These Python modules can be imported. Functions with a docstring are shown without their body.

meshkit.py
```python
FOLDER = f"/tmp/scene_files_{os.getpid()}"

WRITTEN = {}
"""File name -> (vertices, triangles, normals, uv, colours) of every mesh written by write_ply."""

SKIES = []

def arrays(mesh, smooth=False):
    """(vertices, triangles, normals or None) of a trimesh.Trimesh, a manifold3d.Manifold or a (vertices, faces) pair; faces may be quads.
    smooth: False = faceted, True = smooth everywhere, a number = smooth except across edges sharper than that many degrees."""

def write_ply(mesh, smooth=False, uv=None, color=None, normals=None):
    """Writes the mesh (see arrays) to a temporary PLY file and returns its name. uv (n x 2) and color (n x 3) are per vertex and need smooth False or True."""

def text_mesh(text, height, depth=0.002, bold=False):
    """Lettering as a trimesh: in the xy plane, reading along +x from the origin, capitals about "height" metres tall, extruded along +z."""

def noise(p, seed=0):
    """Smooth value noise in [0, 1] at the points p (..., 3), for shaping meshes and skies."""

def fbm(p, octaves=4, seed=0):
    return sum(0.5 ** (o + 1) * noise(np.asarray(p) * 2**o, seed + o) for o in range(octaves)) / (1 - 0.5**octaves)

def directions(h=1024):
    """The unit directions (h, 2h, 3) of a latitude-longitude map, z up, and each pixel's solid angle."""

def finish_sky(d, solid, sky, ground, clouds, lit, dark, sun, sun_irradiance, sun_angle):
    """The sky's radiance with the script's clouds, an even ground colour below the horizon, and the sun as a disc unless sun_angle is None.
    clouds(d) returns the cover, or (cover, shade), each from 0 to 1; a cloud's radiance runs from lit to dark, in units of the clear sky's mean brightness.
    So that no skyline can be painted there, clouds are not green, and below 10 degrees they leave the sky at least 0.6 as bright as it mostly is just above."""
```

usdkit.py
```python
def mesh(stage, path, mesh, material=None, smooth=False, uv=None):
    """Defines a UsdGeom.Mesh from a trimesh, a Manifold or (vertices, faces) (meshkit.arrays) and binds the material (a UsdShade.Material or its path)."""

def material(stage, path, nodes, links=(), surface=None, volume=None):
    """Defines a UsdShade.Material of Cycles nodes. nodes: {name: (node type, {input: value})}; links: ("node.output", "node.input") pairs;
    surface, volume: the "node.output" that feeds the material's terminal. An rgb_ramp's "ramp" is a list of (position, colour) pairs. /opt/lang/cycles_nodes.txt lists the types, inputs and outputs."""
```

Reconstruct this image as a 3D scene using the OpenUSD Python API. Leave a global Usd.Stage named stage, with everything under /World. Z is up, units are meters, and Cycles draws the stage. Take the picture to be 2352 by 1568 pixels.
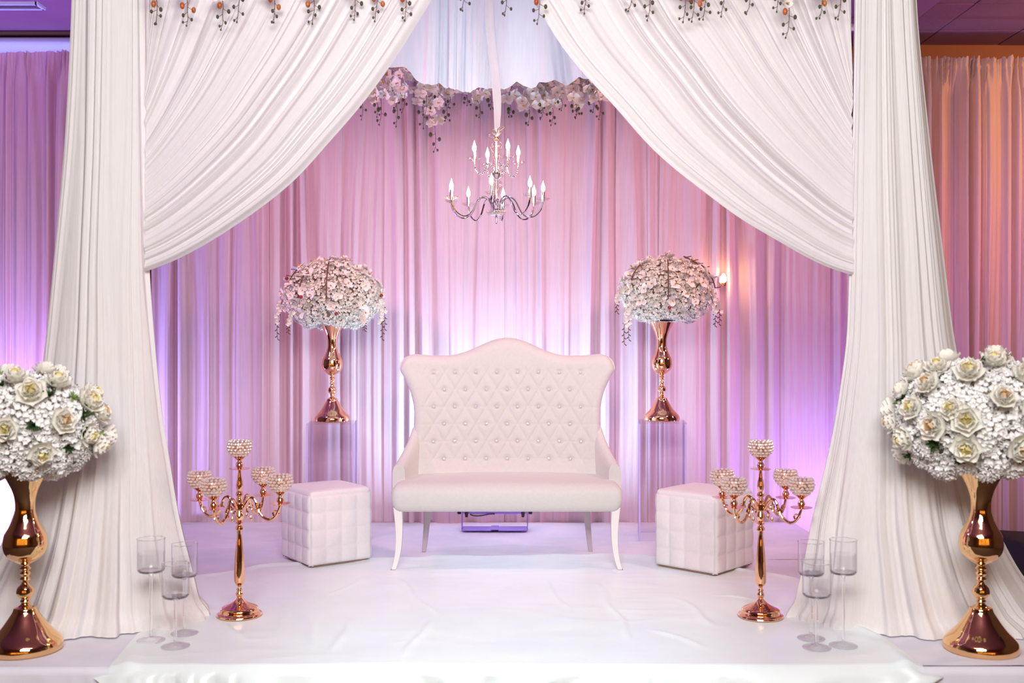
import math, random
import numpy as np, trimesh, usdkit, meshkit
from pxr import Usd, UsdGeom, UsdLux, UsdShade, Gf, Sdf

stage = Usd.Stage.CreateInMemory()
UsdGeom.SetStageUpAxis(stage, 'Z'); UsdGeom.SetStageMetersPerUnit(stage, 1.0)
UsdGeom.Xform.Define(stage, '/World'); UsdGeom.Scope.Define(stage, '/World/Looks')
PI = math.pi
STAGE_Z = 0.30            # top of the platform
EYE_Z = 1.61              # eye height above the hall floor
F = 2400.0                # focal length in photograph pixels (36.7 mm on a 36 mm frame)

# ------------------------------------------------------------------ camera, exposure
cam = UsdGeom.Camera.Define(stage, '/World/camera')
cam.AddTranslateOp().Set(Gf.Vec3d(0, 0, EYE_Z)); cam.AddRotateXOp().Set(90.0)
cam.CreateHorizontalApertureAttr(36.0); cam.CreateVerticalApertureAttr(24.0)
cam.CreateFocalLengthAttr(36.0 * F / 2352)
cam.CreateFStopAttr(1.8); cam.CreateFocusDistanceAttr(6.0)
cam.CreateClippingRangeAttr(Gf.Vec2f(0.05, 200))
cam.CreateExposureAttr(0.0)

# ------------------------------------------------------------------ lights
def aim(prim, pos, target):
    pos, target = Gf.Vec3d(*pos), Gf.Vec3d(*target)
    up = Gf.Vec3d(0, 0, 1) if abs((target - pos).GetNormalized()[2]) < 0.98 else Gf.Vec3d(0, 1, 0)
    UsdGeom.Xformable(prim).AddTransformOp().Set(Gf.Matrix4d().SetLookAt(pos, target, up).GetInverse())
def rect_light(name, pos, target, w, h, color, power):
    l = UsdLux.RectLight.Define(stage, '/World/' + name)
    l.CreateWidthAttr(w); l.CreateHeightAttr(h); l.CreateColorAttr(Gf.Vec3f(*color))
    l.CreateIntensityAttr(power / (w * h)); l.CreateNormalizeAttr(False); aim(l.GetPrim(), pos, target)
    return l
def spot_light(name, pos, target, radius, color, power, angle, soft):
    l = UsdLux.SphereLight.Define(stage, '/World/' + name)
    l.CreateRadiusAttr(radius); l.CreateColorAttr(Gf.Vec3f(*color)); l.CreateIntensityAttr(power / (4 * PI * radius ** 2)); l.CreateNormalizeAttr(False)
    s = UsdLux.ShapingAPI.Apply(l.GetPrim()); s.CreateShapingConeAngleAttr(angle); s.CreateShapingConeSoftnessAttr(soft)
    aim(l.GetPrim(), pos, target)
    return l
BLUE, VIOLET, MAGENTA, WARM, AMBER = (0.30, 0.24, 1.0), (0.42, 0.16, 1.0), (1.0, 0.36, 0.85), (1.0, 0.90, 0.84), (1.0, 0.52, 0.18)
rect_light('hall_ceiling_light', (0.0, 1.6, 3.80), (0, 4.9, 0.6), 2.4, 1.2, (0.90, 1.0, 0.98), 20)
rect_light('hall_front_light', (0.0, 0.0, 3.35), (0, 5, 1.5), 2.6, 0.9, (1.0, 0.975, 0.955), 74)
spot_light('stage_spot', (0.0, 2.6, 3.75), (-0.05, 4.70, 0.3), 0.06, (0.84, 0.98, 1.0), 75, 19, 0.9)
rect_light('led_light_centre', (-0.09, 7.16, 0.50), (-0.09, 7.42, 1.6), 0.40, 0.06, (0.40, 0.76, 0.95), 17)
rect_light('led_light_left', (-3.58, 7.0, 0.20), (-3.66, 7.6, 1.6), 0.40, 0.06, (0.42, 0.42, 1.0), 40)
rect_light('led_light_right', (2.32, 7.0, 0.20), (2.32, 7.5, 1.6), 0.30, 0.06, (0.34, 0.26, 1.0), 8)
spot_light('added_wash_left', (-2.25, 5.6, 3.2), (0.2, 7.6, 1.7), 0.16, (1.0, 0.54, 0.62), 40, 62, 1.0)  # added pink fill for the backdrop, no fixture behind the column
spot_light('added_wash_right', (2.07, 5.6, 3.2), (-0.4, 7.6, 1.7), 0.16, (1.0, 0.56, 0.54), 38, 62, 1.0)  # matching added fill from the right, lamp unseen and not modelled
rect_light('added_canopy_wash', (-0.1, 5.2, 3.3), (-0.1, 6.3, 3.5), 0.9, 0.1, (0.70, 0.96, 1.0), 2.0)  # fill added to brighten the valance, no lamp hangs there
rect_light('added_ceiling_glow_left', (-3.6, 6.7, 3.2), (-3.6, 7.2, 3.86), 1.8, 0.2, (0.42, 0.02, 1.0), 1.2)  # unseen fill added to turn the left ceiling violet, no cove
rect_light('amber_light_right', (4.6, 6.2, 3.5), (3.2, 7.6, 1.8), 0.4, 0.4, AMBER, 13)
rect_light('added_violet_right', (3.4, 6.3, 2.4), (3.4, 7.5, 1.6), 0.8, 0.2, (0.85, 0.26, 1.0), 3)  # added fill tinting the right curtain violet, without a fixture

# ------------------------------------------------------------------ helpers
def at(px, py, d):                        # the point at depth d that the photograph shows at this pixel
    return np.array([(px - 1176) / F * d, d, EYE_Z - (py - 784) / F * d])
used = {}
def numbered(parent, name):
    k = used.get((parent, name), 0); used[(parent, name)] = k + 1
    return f'{parent}/{name}' if k == 0 else f'{parent}/{name}_{k:03d}'
def tag(p, label=None, cat=None, group=None, kind=None):
    p = p.GetPrim() if hasattr(p, 'GetPrim') else p
    for k, v in (('label', label), ('category', cat), ('group', group), ('kind', kind)):
        if v: p.SetCustomDataByKey(k, v)
    return p
def thing(name, label=None, cat=None, loc=(0, 0, 0), rz=0.0, group=None, kind=None):
    x = UsdGeom.Xform.Define(stage, numbered('/World', name))
    x.AddTranslateOp().Set(Gf.Vec3d(*map(float, loc))); x.AddRotateZOp().Set(float(math.degrees(rz)))
    return tag(x, label, cat, group, kind)
def part(name, mesh, m, parent=None, smooth=35, label=None, kind=None):
    path = numbered(str(parent.GetPath()) if parent is not None else '/World', name)
    p = usdkit.mesh(stage, path, mesh, m, smooth).GetPrim()
    return tag(p, label, None, None, kind)
def dup(root, loc, rz, label):
    was = root.GetCustomData()
    r = thing(root.GetName(), label, was.get('category'), loc, rz, was.get('group'))
    r.GetReferences().AddInternalReference(root.GetPath()); r.SetInstanceable(True)
    return r
def cat_(ms):
    vs, fs, n = [], [], 0
    for m in ms:
        v, f, _ = meshkit.arrays(m)
        vs.append(v); fs.append(f + n); n += len(v)
    return np.vstack(vs), np.vstack(fs)
def moved(m, T):
    v, f, _ = meshkit.arrays(m)
    return v @ np.asarray(T)[:3, :3].T + np.asarray(T)[:3, 3], f
def shift(m, x=0, y=0, z=0):
    v, f, _ = meshkit.arrays(m)
    return v + np.array([x, y, z]), f
def grid(P, wrap_u=False):
    nu, nv = P.shape[:2]
    idx = np.arange(nu * nv).reshape(nu, nv)
    if wrap_u: idx = np.vstack([idx, idx[:1]])
    q = np.stack([idx[:-1, :-1], idx[1:, :-1], idx[1:, 1:], idx[:-1, 1:]], -1).reshape(-1, 4)
    return P.reshape(-1, 3), q
def lathe(prof, n=40, cap=True):
    prof = np.asarray(prof, float)
    a = np.arange(n) * 2 * PI / n
    P = np.stack([np.cos(a)[:, None] * prof[None, :, 0], np.sin(a)[:, None] * prof[None, :, 0], np.broadcast_to(prof[None, :, 1], (n, len(prof)))], -1)
    v, q = grid(P, True)
    f = np.vstack([q[:, [0, 1, 2]], q[:, [0, 2, 3]]])
    if cap:
        for k, flip in ((0, True), (len(prof) - 1, False)):
            if prof[k, 0] > 1e-6:
                v = np.vstack([v, [[0, 0, prof[k, 1]]]]); c = len(v) - 1
                i = np.arange(n) * len(prof) + k; j = np.roll(i, -1)
                t = np.stack([i, j, np.full(n, c)], 1)
                f = np.vstack([f, t[:, ::-1] if flip else t])
    return v, f
def smooth_prof(pts, n=90):
    from scipy.interpolate import PchipInterpolator
    pts = np.asarray(pts, float); t = np.concatenate([[0], np.cumsum(np.linalg.norm(np.diff(pts, axis=0), axis=1))])
    u = np.linspace(0, t[-1], n); u = np.unique(np.concatenate([u, t]))
    return np.stack([PchipInterpolator(t, pts[:, 0])(u), PchipInterpolator(t, pts[:, 1])(u)], 1)
def curve(pts, n=40):
    from scipy.interpolate import CubicSpline
    pts = np.asarray(pts, float); t = np.concatenate([[0], np.cumsum(np.linalg.norm(np.diff(pts, axis=0), axis=1))])
    return CubicSpline(t, pts)(np.linspace(0, t[-1], n))
def tube(pts, r, sides=8):
    pts = np.asarray(pts, float); n = len(pts); r = np.broadcast_to(np.asarray(r, float), (n,))
    t = np.gradient(pts, axis=0); t /= np.linalg.norm(t, axis=1, keepdims=True) + 1e-12
    a = np.zeros_like(t); ref = np.array([0, 0, 1.0]) if abs(t[0, 2]) < 0.9 else np.array([1.0, 0, 0])
    for i in range(n):
        ref = ref - t[i] * (ref @ t[i]); ref /= np.linalg.norm(ref) + 1e-12; a[i] = ref
    b = np.cross(t, a); g = np.arange(sides) * 2 * PI / sides
    P = pts[None] + r[None, :, None] * (np.cos(g)[:, None, None] * a[None] + np.sin(g)[:, None, None] * b[None])
    v, q = grid(P, True); f = np.vstack([q[:, [0, 1, 2]], q[:, [0, 2, 3]]])
    v = np.vstack([v, pts[0], pts[-1]]); i = np.arange(sides) * n; j = np.roll(i, -1)
    f = np.vstack([f, np.stack([j, i, np.full(sides, len(v) - 2)], 1), np.stack([i + n - 1, j + n - 1, np.full(sides, len(v) - 1)], 1)])
    return v, f
def rbox(sx, sy, sz, r=0.02, n=8):       # rounded box standing on z = 0
    h = np.array([sx, sy, sz]) / 2
    m = trimesh.creation.box((2, 2, 2))
    a = np.linspace(-1, 1, n + 1); vs, fs, c = [], [], 0
    for ax in range(3):
        for s in (-1, 1):
            U, V = np.meshgrid(a, a, indexing='ij'); P = np.zeros((n + 1, n + 1, 3))
            P[..., ax] = s; P[..., (ax + 1) % 3] = U; P[..., (ax + 2) % 3] = V
            v, q = grid(P)
            if s < 0: q = q[:, ::-1]
            vs.append(v); fs.append(q + c); c += len(v)
    p = np.vstack(vs)
    t = np.sign(p) * (1 - (1 - np.abs(p)) ** 1.6)          # denser near the edges
    q = t * h; inner = np.clip(q, -(h - r), h - r); d = q - inner
    L = np.linalg.norm(d, axis=1, keepdims=True)
    q = np.where(L > 1e-9, inner + d / np.maximum(L, 1e-9) * np.where(np.abs(p).max(1, keepdims=True) >= 1 - 1e-9, r, L), q)
    q[:, 2] += h[2]
    f = np.vstack(fs); m = trimesh.Trimesh(q, np.vstack([f[:, [0, 1, 2]], f[:, [0, 2, 3]]]), process=True)
    return np.array(m.vertices), np.array(m.faces)
def box(sx, sy, sz, c=(0, 0, 0), ch=0.0):
    if ch: return shift(rbox(sx, sy, sz, ch, 4), c[0], c[1], c[2] - sz / 2)
    m = trimesh.creation.box((sx, sy, sz)); m.apply_translation(c)
    return np.array(m.vertices), np.array(m.faces)
def frame_of(n, spin=0.0):               # rotation whose z axis is n
    n = np.asarray(n, float) / np.linalg.norm(n)
    a = np.cross([0, 0, 1.0] if abs(n[2]) < 0.95 else [1.0, 0, 0], n); a /= np.linalg.norm(a); b = np.cross(n, a)
    a, b = math.cos(spin) * a + math.sin(spin) * b, -math.sin(spin) * a + math.cos(spin) * b
    T = np.eye(4); T[:3, 0], T[:3, 1], T[:3, 2] = a, b, n
    return T
def place(p, n, spin=0.0, s=1.0):
    T = frame_of(n, spin); T[:3, :3] *= s; T[:3, 3] = p
    return T
def foldfn(n, seed, fine=0.35):          # irregular cloth folds along t in [0, 1], about n of them
    r = np.random.RandomState(seed)
    ph = r.rand(12) * 2 * PI
    def f(t, k=0.0):
        t = np.asarray(t, float)
        w = t + (0.42 / n) * np.sin(2 * PI * t * n * 0.23 + ph[0] + k) + (0.33 / n) * np.sin(2 * PI * t * n * 0.41 + ph[1] - 0.7 * k)
        amp = 0.62 + 0.38 * np.sin(2 * PI * t * n * 0.17 + ph[2] + 0.5 * k)
        s = np.sin(2 * PI * n * w + ph[3])
        s = np.sign(s) * np.abs(s) ** 0.9
        return amp * s + fine * np.sin(2 * PI * n * 2.37 * w + ph[4] + k) * (0.5 + 0.5 * np.sin(2 * PI * t * n * 0.31 + ph[5])) + 0.35 * fine * np.sin(2 * PI * n * 4.9 * w + ph[6])
    return f
def sm(x, a, b):
    t = np.clip((np.asarray(x, float) - a) / (b - a), 0, 1)
    return t * t * (3 - 2 * t)
ORD = ['first', 'second', 'third', 'fourth', 'fifth', 'sixth', 'seventh', 'eighth', 'ninth', 'tenth', 'eleventh', 'twelfth', 'thirteenth', 'fourteenth', 'fifteenth', 'sixteenth', 'seventeenth', 'eighteenth', 'nineteenth', 'twentieth', 'twenty-first', 'twenty-second', 'twenty-third', 'twenty-fourth', 'twenty-fifth', 'twenty-sixth', 'twenty-seventh', 'twenty-eighth']

# ------------------------------------------------------------------ materials
def plain(name, color, rough=0.6, **kw):
    return usdkit.material(stage, '/World/Looks/' + name, {'p': ('principled_bsdf', {'base_color': color, 'roughness': rough, **kw})}, [], 'p.BSDF')
def cloth(name, color, through=0.25, weave=(90, 90, 6), bump=0.25, vary=0.06):
    dark = tuple(c * (1 - vary) for c in color)
    return usdkit.material(stage, '/World/Looks/' + name, {
        'g': ('geometry', {}), 'm': ('mapping', {'scale': weave}), 'n': ('noise_texture', {'scale': 1.0, 'detail': 3.0}),
        'r': ('rgb_ramp', {'ramp': [(0.3, dark), (0.7, color)]}), 'b': ('bump', {'strength': bump, 'distance': 0.004}),
        'd': ('diffuse_bsdf', {}), 't': ('translucent_bsdf', {}), 'x': ('mix_closure', {'fac': through})},
        [('g.position', 'm.vector'), ('m.vector', 'n.vector'), ('n.fac', 'r.fac'), ('n.fac', 'b.height'), ('b.normal', 'd.normal'),
         ('r.color', 'd.color'), ('r.color', 't.color'), ('d.BSDF', 'x.closure1'), ('t.BSDF', 'x.closure2')], 'x.closure')
def noisy(name, c1, c2, scale=20, rough=0.6, bump=0.1, dist=0.003, **kw):
    return usdkit.material(stage, '/World/Looks/' + name, {
        'c': ('texture_coordinate', {}), 'n': ('noise_texture', {'scale': scale, 'detail': 4.0}), 'r': ('rgb_ramp', {'ramp': [(0.3, c1), (0.7, c2)]}),
        'b': ('bump', {'strength': bump, 'distance': dist}), 'p': ('principled_bsdf', {'roughness': rough, **kw})},
        [('c.object', 'n.vector'), ('n.fac', 'r.fac'), ('r.color', 'p.base_color'), ('n.fac', 'b.height'), ('b.normal', 'p.normal')], 'p.BSDF')
def petal_mat(name, color, through=0.14):
    return usdkit.material(stage, '/World/Looks/' + name, {'d': ('diffuse_bsdf', {'color': color}), 't': ('translucent_bsdf', {'color': color}), 'x': ('mix_closure', {'fac': through})},
        [('d.BSDF', 'x.closure1'), ('t.BSDF', 'x.closure2')], 'x.closure')
def emitter(name, color, strength):
    return usdkit.material(stage, '/World/Looks/' + name, {'e': ('emission', {'color': color, 'strength': strength})}, [], 'e.emission')
def pane(name, tint, edge=0.35, base=0.03, rim=(0.9, 0.88, 0.9)):    # thin clear sheet: more mirror-like, and tinted by its longer path, at grazing angles
    return usdkit.material(stage, '/World/Looks/' + name, {'w': ('layer_weight', {'blend': 0.5}), 'p': ('math', {'math_type': 'power', 'value2': 2.6}), 'a': ('math', {'math_type': 'multiply_add', 'value2': edge, 'value3': base}),
        'r': ('rgb_ramp', {'ramp': [(0.0, tint), (0.55, tint), (0.97, rim)]}), 't': ('transparent_bsdf', {}), 'g': ('glossy_bsdf', {'roughness': 0.03, 'color': (1, 1, 1)}), 'x': ('mix_closure', {})},
        [('w.facing', 'p.value1'), ('p.value', 'a.value1'), ('a.value', 'x.fac'), ('w.facing', 'r.fac'), ('r.color', 't.color'), ('t.BSDF', 'x.closure1'), ('g.BSDF', 'x.closure2')], 'x.closure')
M = {
    'drape': cloth('white_voile', (0.90, 0.88, 0.875), 0.15, (120, 120, 7), 0.3, 0.05),
    'swag': cloth('swag_voile', (0.88, 0.86, 0.855), 0.2, (60, 60, 30), 0.15, 0.03),
    'ceiling_voile': cloth('canopy_voile', (0.84, 0.85, 0.90), 0.30, (90, 90, 6), 0.3, 0.05),  # blue of the LED light mixed into white cloth
    'backdrop': cloth('pink_lit_voile', (0.84, 0.60, 0.71), 0.25, (110, 110, 4), 0.2, 0.08),  # white cloth with the pink stage light painted into its colour
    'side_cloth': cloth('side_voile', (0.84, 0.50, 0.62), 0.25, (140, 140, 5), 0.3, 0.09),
    'amber_lit_cloth': cloth('amber_lit_voile', (0.70, 0.46, 0.42), 0.25, (140, 140, 5), 0.3, 0.09),  # glow of the warm lamps painted into the cloth colour
    'stage_cloth': noisy('stage_cloth', (0.75, 0.75, 0.84), (0.80, 0.80, 0.89), 8, 0.75, 0.1),  # lilac cast of the LED light put into the cloth colour
    'satin': noisy('white_satin', (0.82, 0.91, 0.91), (0.86, 0.95, 0.95), 5, 0.36, 0.16, 0.008, specular_ior_level=0.6, sheen_weight=0.2),
    'upholstery': noisy('cream_upholstery', (0.67, 0.66, 0.645), (0.70, 0.69, 0.675), 60, 0.8, 0.12, 0.001, sheen_weight=0.15),
    'leather': noisy('white_leatherette', (0.80, 0.77, 0.79), (0.83, 0.80, 0.82), 70, 0.45, 0.08, 0.001),
    'white_wood': plain('white_lacquer', (0.86, 0.83, 0.82), 0.3),
    'grey_wood': plain('taupe_leg', (0.55, 0.48, 0.52), 0.35),
    'brown': plain('brown_foot', (0.35, 0.2, 0.15), 0.5),
    'gold': plain('rose_gold', (0.93, 0.52, 0.30), 0.06, metallic=1.0),
    'gold_front': plain('antique_gold', (0.90, 0.56, 0.27), 0.05, metallic=1.0),
    'chrome': plain('chrome', (0.80, 0.76, 0.80), 0.08, metallic=1.0),
    'crystal': plain('crystal', (0.96, 0.80, 0.77), 0.04, transmission_weight=0.35, ior=1.7, specular_ior_level=1.0),
    'cup_lining': plain('rose_cup_lining', (0.95, 0.72, 0.66), 0.25, metallic=0.9),
    'button': plain('crystal_button', (0.95, 0.9, 0.9), 0.05, transmission_weight=0.4, ior=1.7),
    'glass': pane('clear_glass', (0.985, 0.98, 0.99), 0.50, 0.03, (0.55, 0.49, 0.58)),
    'solid_glass': plain('solid_glass', (1, 1, 1), 0.0, transmission_weight=1.0, ior=1.45),
    'dish_glass': pane('dish_glass', (0.95, 0.90, 0.88), 0.30, 0.10),
    'acrylic': pane('clear_acrylic', (0.965, 0.95, 0.975), 0.20, 0.015),
    'acrylic_edge': plain('acrylic_edge', (0.66, 0.52, 0.95), 0.2, alpha=0.85),
    'water': pane('water', (0.99, 0.988, 0.995), 0.50, 0.07, (0.66, 0.60, 0.68)),
    'ribbon': cloth('ribbon_organza', (0.62, 0.52, 0.54), 0.2, (60, 60, 10), 0.1, 0.04),
    'bulb': emitter('bulb_glow', (1.0, 0.66, 0.32), 34),
    'lens': emitter('led_lens', (0.34, 0.22, 1.0), 6),
    'fairy': emitter('fairy_glow', (1.0, 0.50, 0.08), 9),
    'petal': petal_mat('ivory_petal', (0.96, 0.955, 0.94)),
    'cream': petal_mat('cream_petal', (0.90, 0.83, 0.77)),
    'orchid': petal_mat('orchid_petal', (0.92, 0.85, 0.81)),
    'orchid_lip': petal_mat('orchid_lip', (0.80, 0.48, 0.16)),
    'rose': petal_mat('rose_petal', (0.97, 0.96, 0.88)),
    'rose_heart': petal_mat('rose_heart', (0.94, 0.84, 0.44)),
    'rose_peach': petal_mat('rose_peach_heart', (0.88, 0.66, 0.42)),
    'leaf': petal_mat('dark_leaf', (0.05, 0.10, 0.035), 0.1),
    'leaf_light': petal_mat('light_leaf', (0.38, 0.50, 0.16), 0.2),
    'foam_brown': plain('brown_flower_foam', (0.32, 0.24, 0.18), 0.9),
    'foam': plain('flower_foam', (0.45, 0.42, 0.32), 0.9),
    'twig': plain('brown_twig', (0.13, 0.06, 0.04), 0.7),
    'bud_dark': plain('dark_bud', (0.06, 0.055, 0.02), 0.45),
    'bud_orange': noisy('orange_bud', (0.36, 0.035, 0.015), (0.60, 0.19, 0.03), 60, 0.4, 0.0),
    'berry': plain('red_berry', (0.28, 0.01, 0.03), 0.3),
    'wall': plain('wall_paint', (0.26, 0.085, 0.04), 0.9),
    'hall_wall': plain('hall_wall_paint', (0.16, 0.10, 0.07), 0.9),
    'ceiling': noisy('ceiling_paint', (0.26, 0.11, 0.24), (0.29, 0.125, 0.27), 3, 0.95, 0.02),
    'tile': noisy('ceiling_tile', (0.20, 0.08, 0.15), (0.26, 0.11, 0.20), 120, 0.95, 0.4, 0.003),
    'carpet': noisy('hall_carpet', (0.05, 0.035, 0.03), (0.09, 0.06, 0.05), 60, 0.95, 0.2),
    'black': noisy('black_cloth', (0.003, 0.0025, 0.003), (0.005, 0.004, 0.005), 30, 0.8, 0.1),
    'black_plastic': plain('black_plastic', (0.012, 0.01, 0.014), 0.4),
    'purple_metal': plain('fixture_metal', (0.30, 0.16, 0.62), 0.3, metallic=0.5),
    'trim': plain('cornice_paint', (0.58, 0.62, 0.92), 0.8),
    'vent': plain('vent_metal', (0.10, 0.08, 0.09), 0.6),
}

# ------------------------------------------------------------------ the room
def struct(name, mesh, m, parent=None, smooth=False):
    p = part(name, mesh, m, parent, smooth)
    if parent is None: tag(p, kind='structure')
    return p
CEIL = 3.86
struct('floor', box(12.4, 16.4, 0.1, (0, 0.2, -0.05)), M['carpet'])
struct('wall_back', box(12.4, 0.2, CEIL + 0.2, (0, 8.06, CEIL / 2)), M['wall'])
struct('wall_left', box(0.2, 16.0, CEIL + 0.2, (-6.1, 0.2, CEIL / 2)), M['hall_wall'])
struct('wall_right', box(0.2, 16.0, CEIL + 0.2, (6.1, 0.2, CEIL / 2)), M['hall_wall'])
struct('wall_front', box(12.4, 0.2, CEIL + 0.2, (0, -7.8, CEIL / 2)), M['hall_wall'])
ceil = thing('ceiling', kind='structure')
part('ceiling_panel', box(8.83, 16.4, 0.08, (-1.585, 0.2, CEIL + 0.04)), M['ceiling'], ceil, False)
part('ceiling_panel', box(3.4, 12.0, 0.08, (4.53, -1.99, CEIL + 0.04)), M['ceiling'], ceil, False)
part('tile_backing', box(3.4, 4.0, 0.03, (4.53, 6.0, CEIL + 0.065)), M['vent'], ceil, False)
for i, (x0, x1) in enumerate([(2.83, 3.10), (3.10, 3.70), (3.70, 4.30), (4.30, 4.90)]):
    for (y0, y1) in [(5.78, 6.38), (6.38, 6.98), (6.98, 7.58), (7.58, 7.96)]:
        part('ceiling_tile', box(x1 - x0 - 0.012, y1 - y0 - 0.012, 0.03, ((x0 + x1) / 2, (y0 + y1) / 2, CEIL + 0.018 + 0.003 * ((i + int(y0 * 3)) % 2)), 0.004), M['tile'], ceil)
# half-round cornice over the left curtain
a = np.linspace(0, PI, 14)
P = np.stack([np.broadcast_to(np.array([-6.0, -1.9])[:, None], (2, 14)), 7.70 - 0.16 * np.sin(a)[None].repeat(2, 0), 3.775 + 0.058 * np.cos(a)[None].repeat(2, 0)], -1)
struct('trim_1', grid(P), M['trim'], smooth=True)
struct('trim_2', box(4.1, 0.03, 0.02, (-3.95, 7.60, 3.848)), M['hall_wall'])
vent = thing('ceiling_vent', 'dark slot air vent in the purple-lit ceiling at upper left', 'air vent', (-3.75, 6.98, CEIL))
part('frame', cat_([box(1.2, 0.02, 0.02, (0, -0.05, -0.01)), box(1.2, 0.02, 0.02, (0, 0.05, -0.01)), box(0.02, 0.12, 0.02, (0.6, 0, -0.01)), box(0.02, 0.12, 0.02, (-0.6, 0, -0.01))]), M['trim'], vent)
part('slat', box(1.18, 0.03, 0.008, (0, 0.02, -0.004)), M['vent'], vent); part('slat', box(1.18, 0.03, 0.008, (0, -0.02, -0.004)), M['vent'], vent)

# ------------------------------------------------------------------ curtains
def curtain(name, label, mat_, x0, x1, y, ztop, zbot, n, seed, amp, panels=1, gather=True, thing_kw={}):
    t = thing(name, label, 'curtain', ((x0 + x1) / 2, y, 0))
    f = foldfn(n, seed, 0.15); g = foldfn(n * 3.1, seed + 9, 0.5); h = foldfn(n * 2.2, seed + 5, 0.4)
    w = x1 - x0
    for k in range(panels):
        a, b = k / panels, (k + 1) / panels + (0.004 if k < panels - 1 else 0)
        u = np.linspace(a, b, int(w / panels / 0.006)); z = np.concatenate([np.linspace(zbot, ztop - 0.35, 22), np.linspace(ztop - 0.33, ztop, 12)])
        U, Z = np.meshgrid(u, z, indexing='ij')
        kz = 0.55 * np.sin(Z * 0.9 + seed) + 0.25 * Z
        top = sm(Z, ztop - 0.30, ztop - 0.03)
        dep = amp * ((1 - 0.75 * top) * f(U, kz) + 0.14 * (1 - top) * h(U, kz * 1.5) + 0.45 * top * g(U, kz))
        ruff = sm(Z, ztop - 0.07, ztop - 0.05) * (1 - sm(Z, ztop - 0.05, ztop - 0.03)) if gather else 0
        dep = dep * (1 - 0.7 * ruff) + 0.012 * (k % 2)
        X = (U - 0.5) * w + 0.010 * f(U + 0.11, kz + 1) * (1 - top)
        Zr = Z + (0.012 * g(U + 0.3, 0) * (Z > ztop - 0.001) if gather else 0)
        part('panel', grid(np.stack([X, dep, Zr], -1)), mat_, t, True)
    return t
curtain('backdrop_curtain', 'pleated sheer backdrop curtain, pink light in its colour, hanging behind the loveseat', M['backdrop'], -2.62, 2.45, 7.58, 3.80, 0.012, 28, 3, 0.031, 6)
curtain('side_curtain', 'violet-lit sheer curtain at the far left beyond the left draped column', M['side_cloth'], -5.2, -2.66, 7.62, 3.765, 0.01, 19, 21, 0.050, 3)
curtain('side_curtain', 'sheer curtain, amber light in its colour, at the far right beyond the right draped column', M['amber_lit_cloth'], 2.49, 5.2, 7.62, 3.68, 0.01, 20, 33, 0.072, 3)

# ------------------------------------------------------------------ the platform and the satin runner
stg = thing('stage_platform', 'low stage platform covered in pale cloth with lilac light in its colour under the canopy', 'stage', (0, 0, 0))
def wrinkle(X, Y, seed, s=1.0):
    p = np.stack([X * 1.1 * s, Y * 2.6 * s, np.full_like(X, seed * 7.3)], -1)
    r = 1 - np.abs(2 * meshkit.fbm(p, 3, seed) - 1)
    q = meshkit.noise(np.stack([X * 0.9, Y * 0.9, np.full_like(X, seed * 1.7)], -1), seed)
    return np.clip(r - 0.72, 0, 1) * q
FRONT = 4.20
def deck(x0, x1, y0, y1, seed, skirt_front):
    X, Y = np.meshgrid(np.linspace(x0, x1, 170), np.linspace(y0, y1, 120), indexing='ij')
    Z = STAGE_Z - 0.004 + 0.03 * wrinkle(X, Y, seed)
    return grid(np.stack([X, Y, Z], -1))
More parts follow.
